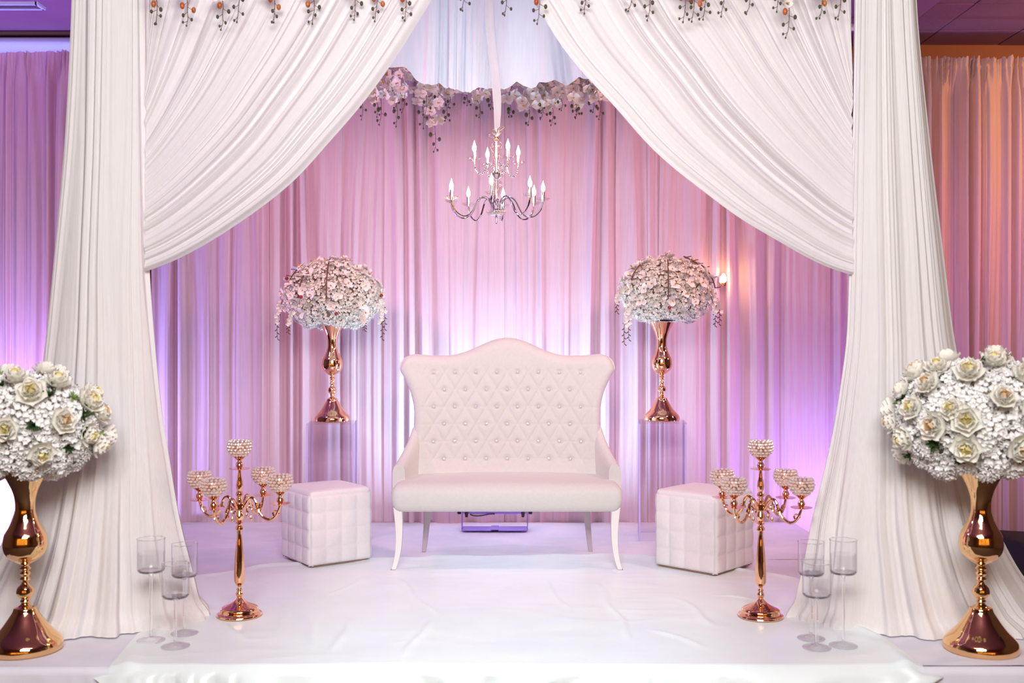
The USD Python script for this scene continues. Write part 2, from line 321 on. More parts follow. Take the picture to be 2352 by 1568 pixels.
def skirt(xs, y, z0, z1, amp, n, seed, r=0.03):
    f = foldfn(n, seed, 0.4); u = np.linspace(0, 1, 500)
    a = np.linspace(0, PI / 2, 6)
    zy = [(z0 - r + r * math.cos(b), y + r - r * math.sin(b)) for b in a] + [(z, y) for z in np.linspace(z0 - r - 0.02, z1, 10)]
    P = np.zeros((500, len(zy), 3))
    for j, (z, yy) in enumerate(zy):
        k = sm(z0 - r - z, 0, 0.25)
        P[:, j, 0] = xs[0] + (xs[1] - xs[0]) * u; P[:, j, 1] = yy - amp * (0.1 + k) * (0.6 + f(u, 0.6 * k)) * (k > 0); P[:, j, 2] = z
    return grid(P)
part('deck_cloth', cat_([deck(-2.75, 2.6, FRONT + 0.03, 6.3, 2, True), deck(-2.75, 2.04, 6.3, 7.58, 5, False)]), M['stage_cloth'], stg, True)
part('skirt', skirt((-2.75, 2.6), FRONT, STAGE_Z - 0.004, 0.01, 0.02, 18, 4), M['stage_cloth'], stg, True)
part('side_skirt', box(0.02, 3.3, 0.29, (-2.75, 5.9, 0.145)), M['stage_cloth'], stg, False)
part('side_skirt', box(0.02, 2.06, 0.29, (2.60, 5.26, 0.145)), M['stage_cloth'], stg, False)
part('side_skirt', box(0.02, 1.26, 0.29, (2.04, 6.94, 0.145)), M['stage_cloth'], stg, False)
part('side_skirt', box(0.56, 0.02, 0.29, (2.32, 6.30, 0.145)), M['stage_cloth'], stg, False)
part('riser_frame', cat_([box(5.2, 1.96, 0.26, (-0.1, 5.28, 0.14)), box(4.6, 1.2, 0.26, (-0.4, 6.92, 0.14))]), M['black'], stg, False)

nx, ny = 260, 220
xf, xr = np.linspace(-1.62, 1.66, nx), np.linspace(-1.80, 1.62, nx)
u = np.linspace(0, 1, nx)
yend = 6.42 - 0.75 * np.abs(2 * u - 1) ** 3.2 + 0.05 * (meshkit.fbm(np.stack([u * 9, u * 0, u * 0], -1), 3, 8) - 0.5) + 0.05 * np.sin(9 * u + 1)
tt = np.linspace(0, 1, ny) ** 0.92
f = foldfn(15, 51, 0.5)
P = np.zeros((nx, ny + 12, 3))
hang = foldfn(8, 77, 0.4)
for j in range(12):                                   # the part hanging over the stage front
    z = 0.02 + (STAGE_Z - 0.035 - 0.02) * j / 11
    k = sm(STAGE_Z - 0.03 - z, -0.02, 0.12)
    P[:, j, 0] = xf + 0.09 * np.sign(xf) * np.abs(xf / 1.66) ** 12 * (1 - k) - 0.12 * k * np.sign(xf) * np.abs(xf / 1.66) ** 10
    P[:, j, 1] = FRONT - 0.012 - (0.008 + 0.055 * k) * (0.75 + hang(u, 0.5 * k)) ; P[:, j, 2] = z
Y = FRONT - 0.012 + (yend[:, None] - FRONT) * tt[None]
X = xf[:, None] + (xr - xf)[:, None] * tt[None]
near = np.minimum(1, (1 - tt)[None] * 6 + 0 * X)
def crease(a, b, h, w):
    (x0, y0), (x1, y1) = [((p - 1176) / F * 3144 / (q - 784), 3144 / (q - 784)) for p, q in (a, b)]
    dx, dy = x1 - x0, y1 - y0; L = math.hypot(dx, dy); k = ((X - x0) * dx + (Y - y0) * dy) / L; o = ((X - x0) * dy - (Y - y0) * dx) / L
    o = o + 0.012 * np.sin(k * 11)
    return h * np.exp(-(o / w) ** 2) * sm(k, -0.05, 0.08) * (1 - sm(k, L - 0.08, L + 0.05))
Z = STAGE_Z + 0.006 + sum(crease(*c) for c in [((915, 1335), (1000, 1415), .008, .012), ((985, 1430), (930, 1512), .010, .012), ((1370, 1345), (1450, 1470), .008, .016), ((700, 1420), (730, 1490), .009, .016), ((800, 1430), (770, 1500), .009, .015), ((640, 1390), (660, 1450), .007, .014), ((560, 1330), (620, 1350), .007, .012), ((1560, 1380), (1640, 1440), .009, .018), ((1650, 1370), (1800, 1400), .008, .014), ((1240, 1330), (1300, 1400), .007, .014), ((1500, 1450), (1620, 1490), .008, .018), ((480, 1400), (560, 1470), .008, .02), ((1850, 1400), (2080, 1500), .014, .02), ((840, 1330), (760, 1370), .006, .014)]) + 0.085 * wrinkle(X * 0.8, Y * 0.55, 11) * (0.5 + 0.5 * sm(np.abs(X), 0.2, 1.2)) + 0.03 * wrinkle(X * 2.2, Y * 1.5, 16) * sm(Y, 5.7, 6.3) + 0.012 * wrinkle(X * 2.4, Y * 2.0, 23)
flat = np.ones_like(X)
for fx, fy, fr_ in [(-1.296, 4.97, .16), (1.177, 4.95, .16), (-1.57, 4.55, .12), (-1.436, 4.46, .12), (-1.46, 4.66, .12), (1.417, 4.47, .12), (1.295, 4.44, .12), (1.311, 4.58, .12), (-1.126, 6.276, .36), (1.126, 6.07, .36), (-.66, 5.98, .12), (.63, 5.98, .12)]:
    flat *= sm(np.hypot(X - fx, Y - fy), fr_ * 0.72, fr_ * 1.3)
Z = STAGE_Z + 0.006 + (Z - STAGE_Z - 0.006) * flat
edge = np.minimum(np.minimum(u, 1 - u)[:, None] * 60, (1 - tt)[None] * 40)
Z = np.where(edge < 1, STAGE_Z + 0.001 + (Z - STAGE_Z - 0.001) * np.clip(edge, 0, 1), Z) + 0.018 * np.exp(-((edge - 1.3) / 0.7) ** 2) * meshkit.noise(np.stack([X * 7, Y * 7, 0 * X], -1), 5)
r = 0.025
over = np.clip((FRONT + r - Y) / r, 0, 1)
Z = Z - r * (1 - np.sqrt(np.clip(1 - over ** 2, 0, 1)))
P[:, 12:, 0], P[:, 12:, 1], P[:, 12:, 2] = X, Y, Z
runner = part('satin_runner', grid(P), M['satin'], None, True)
tag(runner, 'white satin cloth spread over the stage floor and hanging over its front edge', 'cloth')

# ------------------------------------------------------------------ canopy: frame, draped columns, swags, valance
TOP = 3.76
LX, RX, FY, BY = (250 - 1176) / F * 4.95, (2035 - 1176) / F * 4.95, 4.95, 7.25
fr = thing('wedding_canopy', 'white pipe frame of the wedding canopy inside the draped columns', 'canopy')
for x, y in ((LX, FY), (RX, FY), (-2.70, BY), (2.52, BY)):
    z0 = 0.0 if x > 2.1 else STAGE_Z
    part('post', shift(lathe([(0.03, z0), (0.03, TOP + 0.02)], 16), x, y, 0), M['white_wood'], fr)
for (x0, y0), (x1, y1) in (((LX, FY), (RX, FY)), ((-2.70, BY), (2.52, BY)), ((LX, FY), (-2.70, BY)), ((RX, FY), (2.52, BY)), ((-2.33, 6.15), (2.16, 6.15))):
    part('beam', tube([(x0, y0, TOP + 0.03), (x1, y1, TOP + 0.03)], 0.025, 10), M['white_wood'], fr)

def column(label, rows, seed, front):
    rows = np.array(rows, float); d = FY
    zr = EYE_Z - (rows[:, 0] - 784) / F * d; Lr, Rr = (rows[:, 1] - 1176) / F * d, (rows[:, 2] - 1176) / F * d
    o = np.argsort(zr); zr, Lr, Rr = zr[o], Lr[o], Rr[o]
    from scipy.interpolate import PchipInterpolator
    z = np.concatenate([np.linspace(STAGE_Z + 0.004, 0.75, 40), np.linspace(0.78, TOP + 0.02, 60)])
    L, R = PchipInterpolator(zr, Lr)(z), PchipInterpolator(zr, Rr)(z)
    th = np.linspace(0, 2 * PI, 540, endpoint=False)
    fo = foldfn(17, seed, 0.35); fb = foldfn(9, seed + 3, 0.3)
    b0 = 0.13; b = b0 + (front - b0) * (1 - sm(z, STAGE_Z, 1.9)) ** 1.6
    P = np.zeros((len(th), len(z), 3)); t = th / (2 * PI)
    ease = sm(np.minimum(t, 1 - t), 0, 0.03)
    for j, zz in enumerate(z):
        k = 0.5 * math.sin(1.1 * zz + seed) + 0.2 * zz
        low = 1 - sm(zz, STAGE_Z, 1.3)
        hem = 1 - sm(zz, STAGE_Z, STAGE_Z + 0.10)
        w = 0.010 + 0.010 * low
        rad = ease * (w * fo(t, k) + 0.030 * low * fb(t, k))
        cx, ax = (L[j] + R[j]) / 2, (R[j] - L[j]) / 2 - 0.012
        c, s = np.cos(th + PI / 2), np.sin(th + PI / 2)
        P[:, j, 0] = cx + (ax + rad + 0.03 * hem) * c
        P[:, j, 1] = FY + (b[j] + rad + 0.03 * hem) * s
        P[:, j, 2] = zz + 0.010 * hem * (fb(t + 0.2, 0) + 1) * (j > 0)
    p = part('column_drape', grid(P, True), M['drape'], None, True)
    return tag(p, label, 'drape', 'draped canopy columns')
column('white sheer fabric column on the left of the canopy flaring out at its foot',
       [(-280, 172, 332), (0, 165, 335), (300, 150, 338), (600, 122, 342), (760, 105, 352), (930, 85, 368), (1060, 66, 386), (1200, 30, 406), (1300, -20, 428), (1380, -75, 446), (1425, -120, 458)], 4, 0.33)
column('white sheer fabric column on the right of the canopy flaring out at its foot',
       [(-280, 1968, 2095), (0, 1962, 2105), (300, 1955, 2133), (620, 1947, 2172), (760, 1942, 2190), (900, 1925, 2215), (1040, 1900, 2240), (1190, 1868, 2278), (1290, 1852, 2325), (1370, 1836, 2385), (1425, 1826, 2440)], 8, 0.33)

def swag(label, lower, xp, ytop, gather, seed):
    d = 4.90
    lower = curve(np.array(lower, float), 140)
    u = np.concatenate([np.linspace(0, 1, 330)]); n = len(lower)
    s = np.concatenate([[0], np.cumsum(np.linalg.norm(np.diff(lower, axis=0), axis=1))]); s /= s[-1]
    fo = foldfn(10, seed, 0.25); fi = foldfn(27, seed + 2, 0.3)
    P = np.zeros((len(u), n, 3))
    for i, uu in enumerate(u):
        end = np.array([xp, gather[0] + (gather[1] - gather[0]) * uu ** 1.15]); top = np.array([lower[0, 0] + (xp - lower[0, 0]) * uu, ytop])
        straight = top[None] + (end - top)[None] * s[:, None]
        base = lower[0][None] + (lower[-1] - lower[0])[None] * s[:, None]
        bow = (lower - base) * (1 - uu) ** 1.5
        px = straight + bow
        k = 0.25 * s
        amp = 0.026 * np.sin(PI * np.clip(0.06 + 0.86 * s, 0, 1)) ** 0.6
        dep = d + amp * (fo(uu + 0 * s, k * 2) + 0.25 * fi(uu + 0 * s, k)) - 0.16 * np.sin(PI * s) * (1 - uu) ** 2 + 0.02 * uu
        if uu < 0.02: dep = dep + 0.02 * (1 - uu / 0.02)
        P[i, :, 0] = (px[:, 0] - 1176) / F * d; P[i, :, 1] = dep; P[i, :, 2] = EYE_Z - (px[:, 1] - 784) / F * d
    p = part('canopy_swag', grid(P), M['swag'], None, True)
    return tag(p, label, 'drape', 'front swags of the canopy')
swag('white sheer swag tied back to the left draped column', [(1118, -258), (1060, -100), (1005, 0), (930, 130), (840, 260), (760, 352), (700, 416), (620, 480), (540, 532), (440, 586), (338, 624)], 332, -258, (622, 150), 14)
swag('white sheer swag tied back to the right draped column', [(1062, -258), (1150, -100), (1212, 0), (1243, 54), (1276, 111), (1330, 184), (1399, 260), (1479, 350), (1533, 398), (1602, 450), (1686, 508), (1762, 550), (1860, 600), (1952, 630)], 1960, -258, (630, 150), 27)

hem = np.array([(560, 150), (700, 175), (800, 150), (900, 158), (930, 155), (944, 168), (955, 184), (977, 197), (992, 197), (1007, 190), (1021, 199), (1035, 204), (1062, 208), (1079, 212), (1090, 207), (1101, 199), (1118, 203), (1132, 201), (1159, 206), (1173, 200), (1187, 190), (1201, 199), (1220, 206), (1231, 203), (1237, 193), (1253, 192), (1275, 184), (1297, 191), (1314, 188), (1328, 183), (1400, 195), (1500, 180), (1600, 195), (1740, 180)], float)
px = np.linspace(560, 1740, 600); hy = np.interp(px, hem[:, 0], hem[:, 1]); hx = (px - 1176) / F * 6.15
hz = EYE_Z - (hy - 784) / F * 6.15
v = np.linspace(0, 1, 30); fo = foldfn(11, 61, 0.3)
Pv = np.zeros((600, 30, 3)); uu = np.linspace(0, 1, 600)
for j, vv in enumerate(v):
    Pv[:, j, 0] = hx; Pv[:, j, 2] = TOP + 0.02 + (hz - TOP - 0.02) * vv
    Pv[:, j, 1] = 6.15 + (0.018 + 0.04 * vv) * fo(uu, 0.6 * vv) + (0.25 * (hy - 197) / 40 * 0.12) * vv
tag(part('canopy_valance', grid(Pv), M['ceiling_voile'], None, True), 'white scalloped cloth valance, blue light in its colour, hanging under the canopy above the chandelier', 'drape')

# ------------------------------------------------------------------ loveseat
SX, SY = (1164 - 1176) / F * 5.95, 5.95
sofa = thing('loveseat', 'cream high-backed loveseat with tufted back and white legs in the stage centre', 'loveseat', (SX, SY, STAGE_Z))
def backrest():
    S, T = 190, 150
    s = np.linspace(-1, 1, S); t = np.linspace(0, 1, T)
    zb = 0.36
    hwz = np.array([0.36, 0.50, 0.565, 0.63, 0.70, 0.755, 0.88, 0.98, 1.08, 1.15, 1.20, 1.26]); hww = np.array([0.60, 0.60, 0.598, 0.593, 0.582, 0.574, 0.574, 0.592, 0.634, 0.668, 0.668, 0.640])
    from scipy.interpolate import PchipInterpolator
    hw = PchipInterpolator(hwz, hww)
    def top(x):
        ax = np.abs(x)
        z = 1.222 + 0.112 * (0.5 * (1 + np.cos(PI * np.clip(ax / 0.40, 0, 1)))) ** 1.05 + 0.012 * sm(ax, 0.45, 0.62)
        q = np.clip((ax - 0.572) / 0.102, 0, 1)
        return z - 0.085 * (1 - np.sqrt(1 - q ** 2 * 0.999))
    Sg, Tg = np.meshgrid(s, t, indexing='ij')
    ztop = top(Sg * 0.674)
    Z = zb + Tg * (ztop - zb)
    X = Sg * hw(np.clip(Z, 0.36, 1.26))
    q = np.clip((np.abs(Sg) - 0.90) / 0.10, 0, 1); qt = np.clip((Tg - 0.93) / 0.07, 0, 1)
    rnd = 1 - np.sqrt(np.clip(1 - np.clip(q ** 2 + qt ** 2, 0, 1), 0, 1))
    zz = Z - 0.592; dz, dx = 0.1055, 0.129
    a, b = (X - 0.0645) / dx + zz / (2 * dz), (X - 0.0645) / dx - zz / (2 * dz)
    ta, tb = np.abs(np.sin(PI * a)), np.abs(np.sin(PI * b))
    pil = np.minimum(1, np.sqrt(ta * tb) * 1.15) * 0.6 + 0.4 * np.minimum(np.minimum(ta, tb) * 3.5, 1)
    reg = sm(0.535 - np.abs(X), 0, 0.05) * sm(Z, 0.545, 0.60) * (1 - sm(Z, 1.12, 1.17))
    seam = np.exp(-((zz / dz - np.round(zz / dz)) * dz / 0.006) ** 2)
    near = np.full(X.shape, 9.0)
    for bx, bz in buttons: near = np.minimum(near, np.hypot(X - bx, Z - bz))
    h = 0.0075 * (reg * pil + (1 - reg) * 0.9) - 0.0022 * seam * sm(Z, 0.55, 0.6) * (1 - sm(Z, 0.98, 1.10)) - 0.010 * np.exp(-(near / 0.018) ** 2)
    lean = 0.44 + 0.12 * (Z - 0.36)
    wing = -0.07 * np.abs(Sg) ** 3
    Yf = lean + wing - h + 0.07 * rnd
    Yb = lean + wing + 0.105 - 0.035 * rnd
    v1, q1 = grid(np.stack([X, Yf, Z], -1)); v2, q2 = grid(np.stack([X, Yb, Z], -1))
    n = len(v1); idx = np.arange(S * T).reshape(S, T)
    loop = np.concatenate([idx[:, 0], idx[-1, 1:], idx[::-1, -1][1:], idx[0, ::-1][1:-1]])
    nx_ = np.roll(loop, -1)
    side = np.stack([loop, nx_, nx_ + n, loop + n], 1)
    return np.vstack([v1, v2]), np.vstack([q1, q2[:, ::-1] + n, side[:, ::-1]])
buttons = []
for r_ in range(6):
    z = 0.592 + 0.1055 * r_
    for i in range(7 if r_ % 2 == 0 else 8):
        x = (i - 3) * 0.129 if r_ % 2 == 0 else (i - 3.5) * 0.129
        buttons.append((x, z))
part('backrest', backrest(), M['upholstery'], sofa, 50)
bm = trimesh.creation.icosphere(1, 0.0095); bm.apply_scale((1, 0.6, 1))
for x, z in buttons:
    y = 0.44 + 0.12 * (z - 0.36) - 0.07 * (abs(x) / 0.58) ** 3 - 0.004
    part('button', shift(bm, x, y, z), M['button'], sofa, False)
def seat():
    n = 40
    v, f = rbox(1.30, 0.60, 0.165, 0.05, 26)
    v[:, 1] += 0.29; v[:, 2] += 0.335
    k = sm(v[:, 2], 0.335, 0.42) * (1 - sm(v[:, 2], 0.44, 0.51))
    front = 1 - sm(v[:, 1], 0.0, 0.12)
    v[:, 1] -= 0.018 * k * front; v[:, 0] *= 1 + 0.016 * k
    v[:, 2] += 0.018 * sm(v[:, 2], 0.46, 0.50) * np.cos(PI * np.clip(v[:, 0] / 1.32, -.5, .5)) * np.sin(PI * np.clip(v[:, 1] / 0.6, 0, 1))
    return v, f
part('seat', seat(), M['upholstery'], sofa, 50)
def arm(s):
    pts = [(0.555, 0.47, 0.80), (0.575, 0.40, 0.725), (0.600, 0.31, 0.66), (0.622, 0.22, 0.612), (0.632, 0.16, 0.590)]
    c = curve(pts, 22)
    ms = []
    prof = [(-0.036, 0.0), (-0.036, 0.80), (-0.028, 0.93), (-0.012, 1.0), (0.012, 1.0), (0.028, 0.93), (0.036, 0.8), (0.036, 0.0)]
    P = np.zeros((len(prof), len(c), 3))
    for i, (o, hgt) in enumerate(prof):
        for j, (x, y, zt) in enumerate(c):
            P[i, j] = (s * (x + o), y, 0.40 + (zt - 0.40) * hgt)
    v, q = grid(P)
    if s > 0: q = q[:, ::-1]
    k = np.arange(len(prof)) * len(c)
    tri = [(0, i, i + 1) for i in range(1, len(prof) - 1)]
    fr_ = np.array([[k[a] + len(c) - 1, k[b_] + len(c) - 1, k[c_] + len(c) - 1] for a, b_, c_ in tri])
    f = np.vstack([q[:, [0, 1, 2]], q[:, [0, 2, 3]], fr_ if s < 0 else fr_[:, ::-1]])
    return v, f
part('arm', arm(-1), M['upholstery'], sofa, 50); part('arm', arm(1), M['upholstery'], sofa, 50)
def leg(path, wx, wy):
    c = curve(path, 20); P = []
    t = np.linspace(0, 1, 20)
    for a in np.linspace(0, 2 * PI, 16, endpoint=False):
        e = 0.35
        cx, cy = np.sign(math.cos(a)) * abs(math.cos(a)) ** e, np.sign(math.sin(a)) * abs(math.sin(a)) ** e
        P.append(np.stack([c[:, 0] + cx * np.interp(t, [0, 1], wx) / 2, c[:, 1] + cy * np.interp(t, [0, 1], wy) / 2, c[:, 2]], -1))
    v, q = grid(np.array(P), True); n = 20
    v = np.vstack([v, c[0], c[-1]]); i = np.arange(16) * n; j = np.roll(i, -1)
    return v, np.vstack([q[:, [0, 1, 2]], q[:, [0, 2, 3]], np.stack([j, i, np.full(16, len(v) - 2)], 1), np.stack([i + n - 1, j + n - 1, np.full(16, len(v) - 1)], 1)])
for s in (-1, 1):
    part('leg', leg([(s * 0.626, 0.05, 0.36), (s * 0.618, 0.05, 0.24), (s * 0.622, 0.045, 0.12), (s * 0.648, 0.03, 0.006)], (0.052, 0.026), (0.052, 0.026)), M['white_wood'], sofa, 40)
    part('foot_cap', box(0.028, 0.028, 0.008, (s * 0.6495, 0.0295, 0.004)), M['brown'], sofa, False)
for s in (-1, 1):
    part('leg', leg([(s * 0.486, 0.52, 0.36), (s * 0.498, 0.54, 0.2), (s * 0.520, 0.58, 0.0)], (0.050, 0.028), (0.045, 0.028)), M['grey_wood'], sofa, 40)

# ------------------------------------------------------------------ quilted ottomans
def quilt(w, h, nx_, nz_, b=0.012):      # a quilted panel in the xz plane, bulging to -y
    u, v_ = np.meshgrid(np.linspace(0, 1, 60), np.linspace(0, 1, 60), indexing='ij')
    pil = (np.abs(np.sin(PI * u * nx_)) * np.abs(np.sin(PI * v_ * nz_))) ** 0.45
    e = np.minimum(np.minimum(u, 1 - u) * w, np.minimum(v_, 1 - v_) * h)
    rd = np.clip(1 - e / 0.022, 0, 1)
    y = -b * pil + 0.022 * (1 - np.sqrt(1 - rd ** 2 * 0.999)) 
    return grid(np.stack([(u - 0.5) * w, y, v_ * h], -1))
def ottoman(label, corner, a, w, h):
    t = thing('ottoman', label, 'ottoman', corner, a, 'quilted cube ottomans on the stage')
    for k in range(4):
        T = trimesh.transformations.rotation_matrix(k * PI / 2, (0, 0, 1))
        part('side_panel', moved(shift(quilt(w, h - 0.03, 4, 4), 0, -w / 2, 0.006), T), M['leather'], t, True)
    v, f = rbox(w - 0.004, w - 0.004, 0.06, 0.024, 14)
    v[:, 2] += h - 0.062 + 0.012 * sm(v[:, 2], 0.02, 0.06) * np.cos(PI * np.clip(v[:, 0] / w, -.5, .5)) * np.cos(PI * np.clip(v[:, 1] / w, -.5, .5))
    part('top_panel', (v, f), M['leather'], t, 50)
    part('base', box(w - 0.03, w - 0.03, 0.012, (0, 0, 0.006)), M['brown'], t, False)
    return t
def ott(label, fx, fy, ang, w, h):       # by its front corner and the direction of its right edge
    e1 = np.array([math.cos(ang), math.sin(ang)]); e2 = np.array([-math.sin(ang), math.cos(ang)])
    c = np.array([fx, fy]) + (e1 + e2) * w / 2
    return ottoman(label, (c[0], c[1], STAGE_Z + 0.008), ang, w, h)
ott('white quilted cube ottoman to the left of the loveseat', -1.16, 6.0, math.radians(36), 0.40, 0.44)
ott('white quilted cube ottoman to the right of the loveseat', 1.129, 5.79, math.radians(47), 0.41, 0.45)

# ------------------------------------------------------------------ clear plinths
def plinth(label, x, y, h, rz):
    t = thing('plinth', label, 'plinth', (x, y, STAGE_Z + 0.002), rz, 'clear acrylic plinths')
    w, th = 0.31, 0.008
    for k in range(4):
        T = trimesh.transformations.rotation_matrix(k * PI / 2, (0, 0, 1))
        part('side_panel', moved(box(w - 0.02, th, h - th, (0, -w / 2 + th / 2, (h - th) / 2)), T), M['acrylic'], t, False)
    for sx in (-1, 1):
        for sy in (-1, 1): part('edge', box(0.011, 0.011, h - th, (sx * (w / 2 - 0.0045), sy * (w / 2 - 0.0045), (h - th) / 2)), M['acrylic_edge'], t, False)
    part('top_panel', box(w, w, th, (0, 0, h - th / 2)), M['acrylic'], t, False)
    return t
VL, VR = at(763, 968, 7.0), at(1520, 966, 7.0)
plinth('clear acrylic plinth under the left rose-gold vase', VL[0], 7.0, VL[2] - STAGE_Z - 0.002, math.radians(5))
plinth('clear acrylic plinth under the right rose-gold vase', VR[0], 7.0, VR[2] - STAGE_Z - 0.002, math.radians(-6))

# ------------------------------------------------------------------ trumpet vases
c_ = 0.000936
def vase_prof():
    p = [(0.0, 1450), (150, 1450), (160, 1444), (161, 1425), (155, 1405), (143, 1388), (112, 1358), (90, 1330), (68, 1300), (52, 1272), (46, 1262)]
    return [(a * c_, (1450 - b) * c_) for a, b in p]
def prof(p): return smooth_prof([(a * c_, (1450 - b) * c_) for a, b in p], 60)
def vase(name, label, loc, sx, sz, m, group):
    t = thing(name, label, 'vase', loc, 0, group)
    S = lambda pr: np.asarray(pr) * np.array([sx, sz])
    part('foot', lathe(S(prof([(0.5, 1450), (152, 1450), (161, 1442), (162, 1425), (155, 1404), (140, 1386), (112, 1358), (90, 1330), (70, 1300), (53, 1272), (48, 1258), (30, 1250), (16, 1238)])), 64), m, t, 40)
    part('stem', lathe(S(prof([(14, 1240), (22, 1228), (18, 1219), (30, 1208), (38, 1188), (34, 1168), (22, 1154), (15, 1146), (14, 1139), (23, 1128), (16, 1116), (24, 1102), (15, 1090), (25, 1080), (16, 1068), (18, 1062)])), 48), m, t, 40)
    part('bowl', lathe(S(np.vstack([prof([(14, 1064), (30, 1056), (66, 1032), (88, 1003), (95, 970), (90, 930), (70, 890), (52, 850), (43, 810), (44, 775), (54, 730), (74, 685), (98, 642), (110, 622), (114, 616)]), prof([(112, 618), (96, 640), (72, 685), (50, 732), (40, 780), (5, 790)])])), 64, False), m, t, 40)
    return t
YF = 4.44
vase('trumpet_vase', 'tall gold trumpet vase standing on the front left edge of the stage', (*at(58, 1488, YF)[:2], STAGE_Z), 1.0, 1.0, M['gold_front'], 'gold trumpet vases on the stage edge')
vase('trumpet_vase', 'tall gold trumpet vase standing on the front right edge of the stage', (*at(2253, 1488, YF)[:2], STAGE_Z), 1.0, 1.0, M['gold_front'], 'gold trumpet vases on the stage edge')
vase('trumpet_vase', 'rose-gold trumpet vase on the left clear plinth', VL, 0.79, 0.845, M['gold'], 'rose-gold vases on clear plinths')
vase('trumpet_vase', 'rose-gold trumpet vase on the right clear plinth', VR, 0.79, 0.845, M['gold'], 'rose-gold vases on clear plinths')

# ------------------------------------------------------------------ flowers
def petal(l, w, cup, curl, nl=3, nw=2, tip=0.55):       # from the origin along +x, up is z
    a = np.linspace(0, 1, nl + 1); b = np.linspace(-1, 1, nw + 1)
    A, B = np.meshgrid(a, b, indexing='ij')
    wid = w / 2 * np.sin(PI * np.clip(0.10 + 0.86 * A ** tip, 0, 1)) ** 0.75
    X = A * l; Y = B * wid; Z = curl * A ** 2 * l + cup * (B ** 2) * w * (0.3 + A)
    return grid(np.stack([X, Y, Z], -1))
def ring(pet, n, tilt, phase=0.0, r0=0.0, z=0.0):
    out = []
    for k in range(n):
        T = trimesh.transformations.rotation_matrix(phase + 2 * PI * k / n, (0, 0, 1)) @ trimesh.transformations.translation_matrix((r0, 0, z)) @ trimesh.transformations.rotation_matrix(-tilt, (0, 1, 0))
        out.append(moved(pet, T))
    return out
FLORET = cat_(ring(petal(0.0165, 0.0165, 0.15, 0.25, 2, 2), 4, 0.35))
def hydrangea(rng, r=0.058, n=46, cap=0.25, fs=1.0):
    ms = []
    for k in range(n):
        z = 1 - (1 - cap) * (k + 0.5) / n * 1.05; a = 2.39996 * k + rng.random() * 0.5
        q = math.sqrt(max(0, 1 - z * z)); d = np.array([q * math.cos(a), q * math.sin(a), z])
        n2 = d + np.array([rng.uniform(-.3, .3) for _ in range(3)])
        ms.append(moved(FLORET, place(d * r * rng.uniform(0.88, 1.10), n2, rng.random() * 6.3, fs * rng.uniform(0.8, 1.2))))
    v, f = cat_(ms)
    return v - np.array([0, 0, r * 0.45]), f
def rose_outer(rng, r=0.042):
    ms = []
    for lay, (n, tilt, l, r0) in enumerate([(6, 0.25, 1.0, 0.22), (5, 0.65, 0.92, 0.18), (5, 1.0, 0.85, 0.12)]):
        ms += ring(petal(r * l, r * 1.15, 0.12, 0.25 - 0.12 * lay, 4, 4, 0.75), n, tilt, rng.random() * 3 + lay, r * r0, 0.15 * r * lay)
    return cat_(ms)
def rose_inner(rng, r=0.042):
    return cat_(ring(petal(r * 0.72, r * 0.75, 0.35, -0.15, 3, 4, 0.75), 4, 1.15, rng.random() * 3, r * 0.06, 0.38 * r) + ring(petal(r * 0.62, r * 0.5, 0.5, -0.25, 3, 4, 0.75), 3, 1.3, rng.random() * 3, r * 0.01, 0.42 * r))
def leafy(rng, l=0.05):
    ms = [moved(petal(l * rng.uniform(0.6, 1.1), l * 0.36, 0.3, -0.1, 3, 2, 0.8), trimesh.transformations.rotation_matrix(a + rng.uniform(-.4, .4), (0, 0, 1)) @ trimesh.transformations.rotation_matrix(-rng.uniform(0.3, 1.4), (0, 1, 0))) for a in np.arange(11) * 0.571]
    return cat_(ms)
def orchid_petals(r):
    return cat_([moved(petal(r, r * 1.25, 0.16, 0.16, 4, 4, 0.8), trimesh.transformations.rotation_matrix(a, (0, 0, 1)) @ trimesh.transformations.rotation_matrix(-0.12, (0, 1, 0))) for a in (0.12, PI - 0.12)]
                + [moved(petal(r * 0.95, r * 0.62, 0.14, 0.12, 3, 2, 0.75), trimesh.transformations.rotation_matrix(a, (0, 0, 1))) for a in (PI / 2, PI / 2 + 2.15, PI / 2 - 2.15)])
def orchid_lip(r):
    return cat_([moved(petal(r * 0.42, r * 0.30, 0.5, 0.3, 3, 2), trimesh.transformations.translation_matrix((0, 0, 0.004)) @ trimesh.transformations.rotation_matrix(-PI / 2 + a, (0, 0, 1)) @ trimesh.transformations.rotation_matrix(-0.9, (0, 1, 0))) for a in (-0.5, 0, 0.5)])
def ellipsoid_dirs(n, zmin, rng):
    out = []
    for k in range(n):
        z = 1 - (1 - zmin) * (k + 0.5) / n; a = 2.399963 * k
        q = math.sqrt(1 - z * z); out.append(np.array([q * math.cos(a) , q * math.sin(a), z]))
    return out
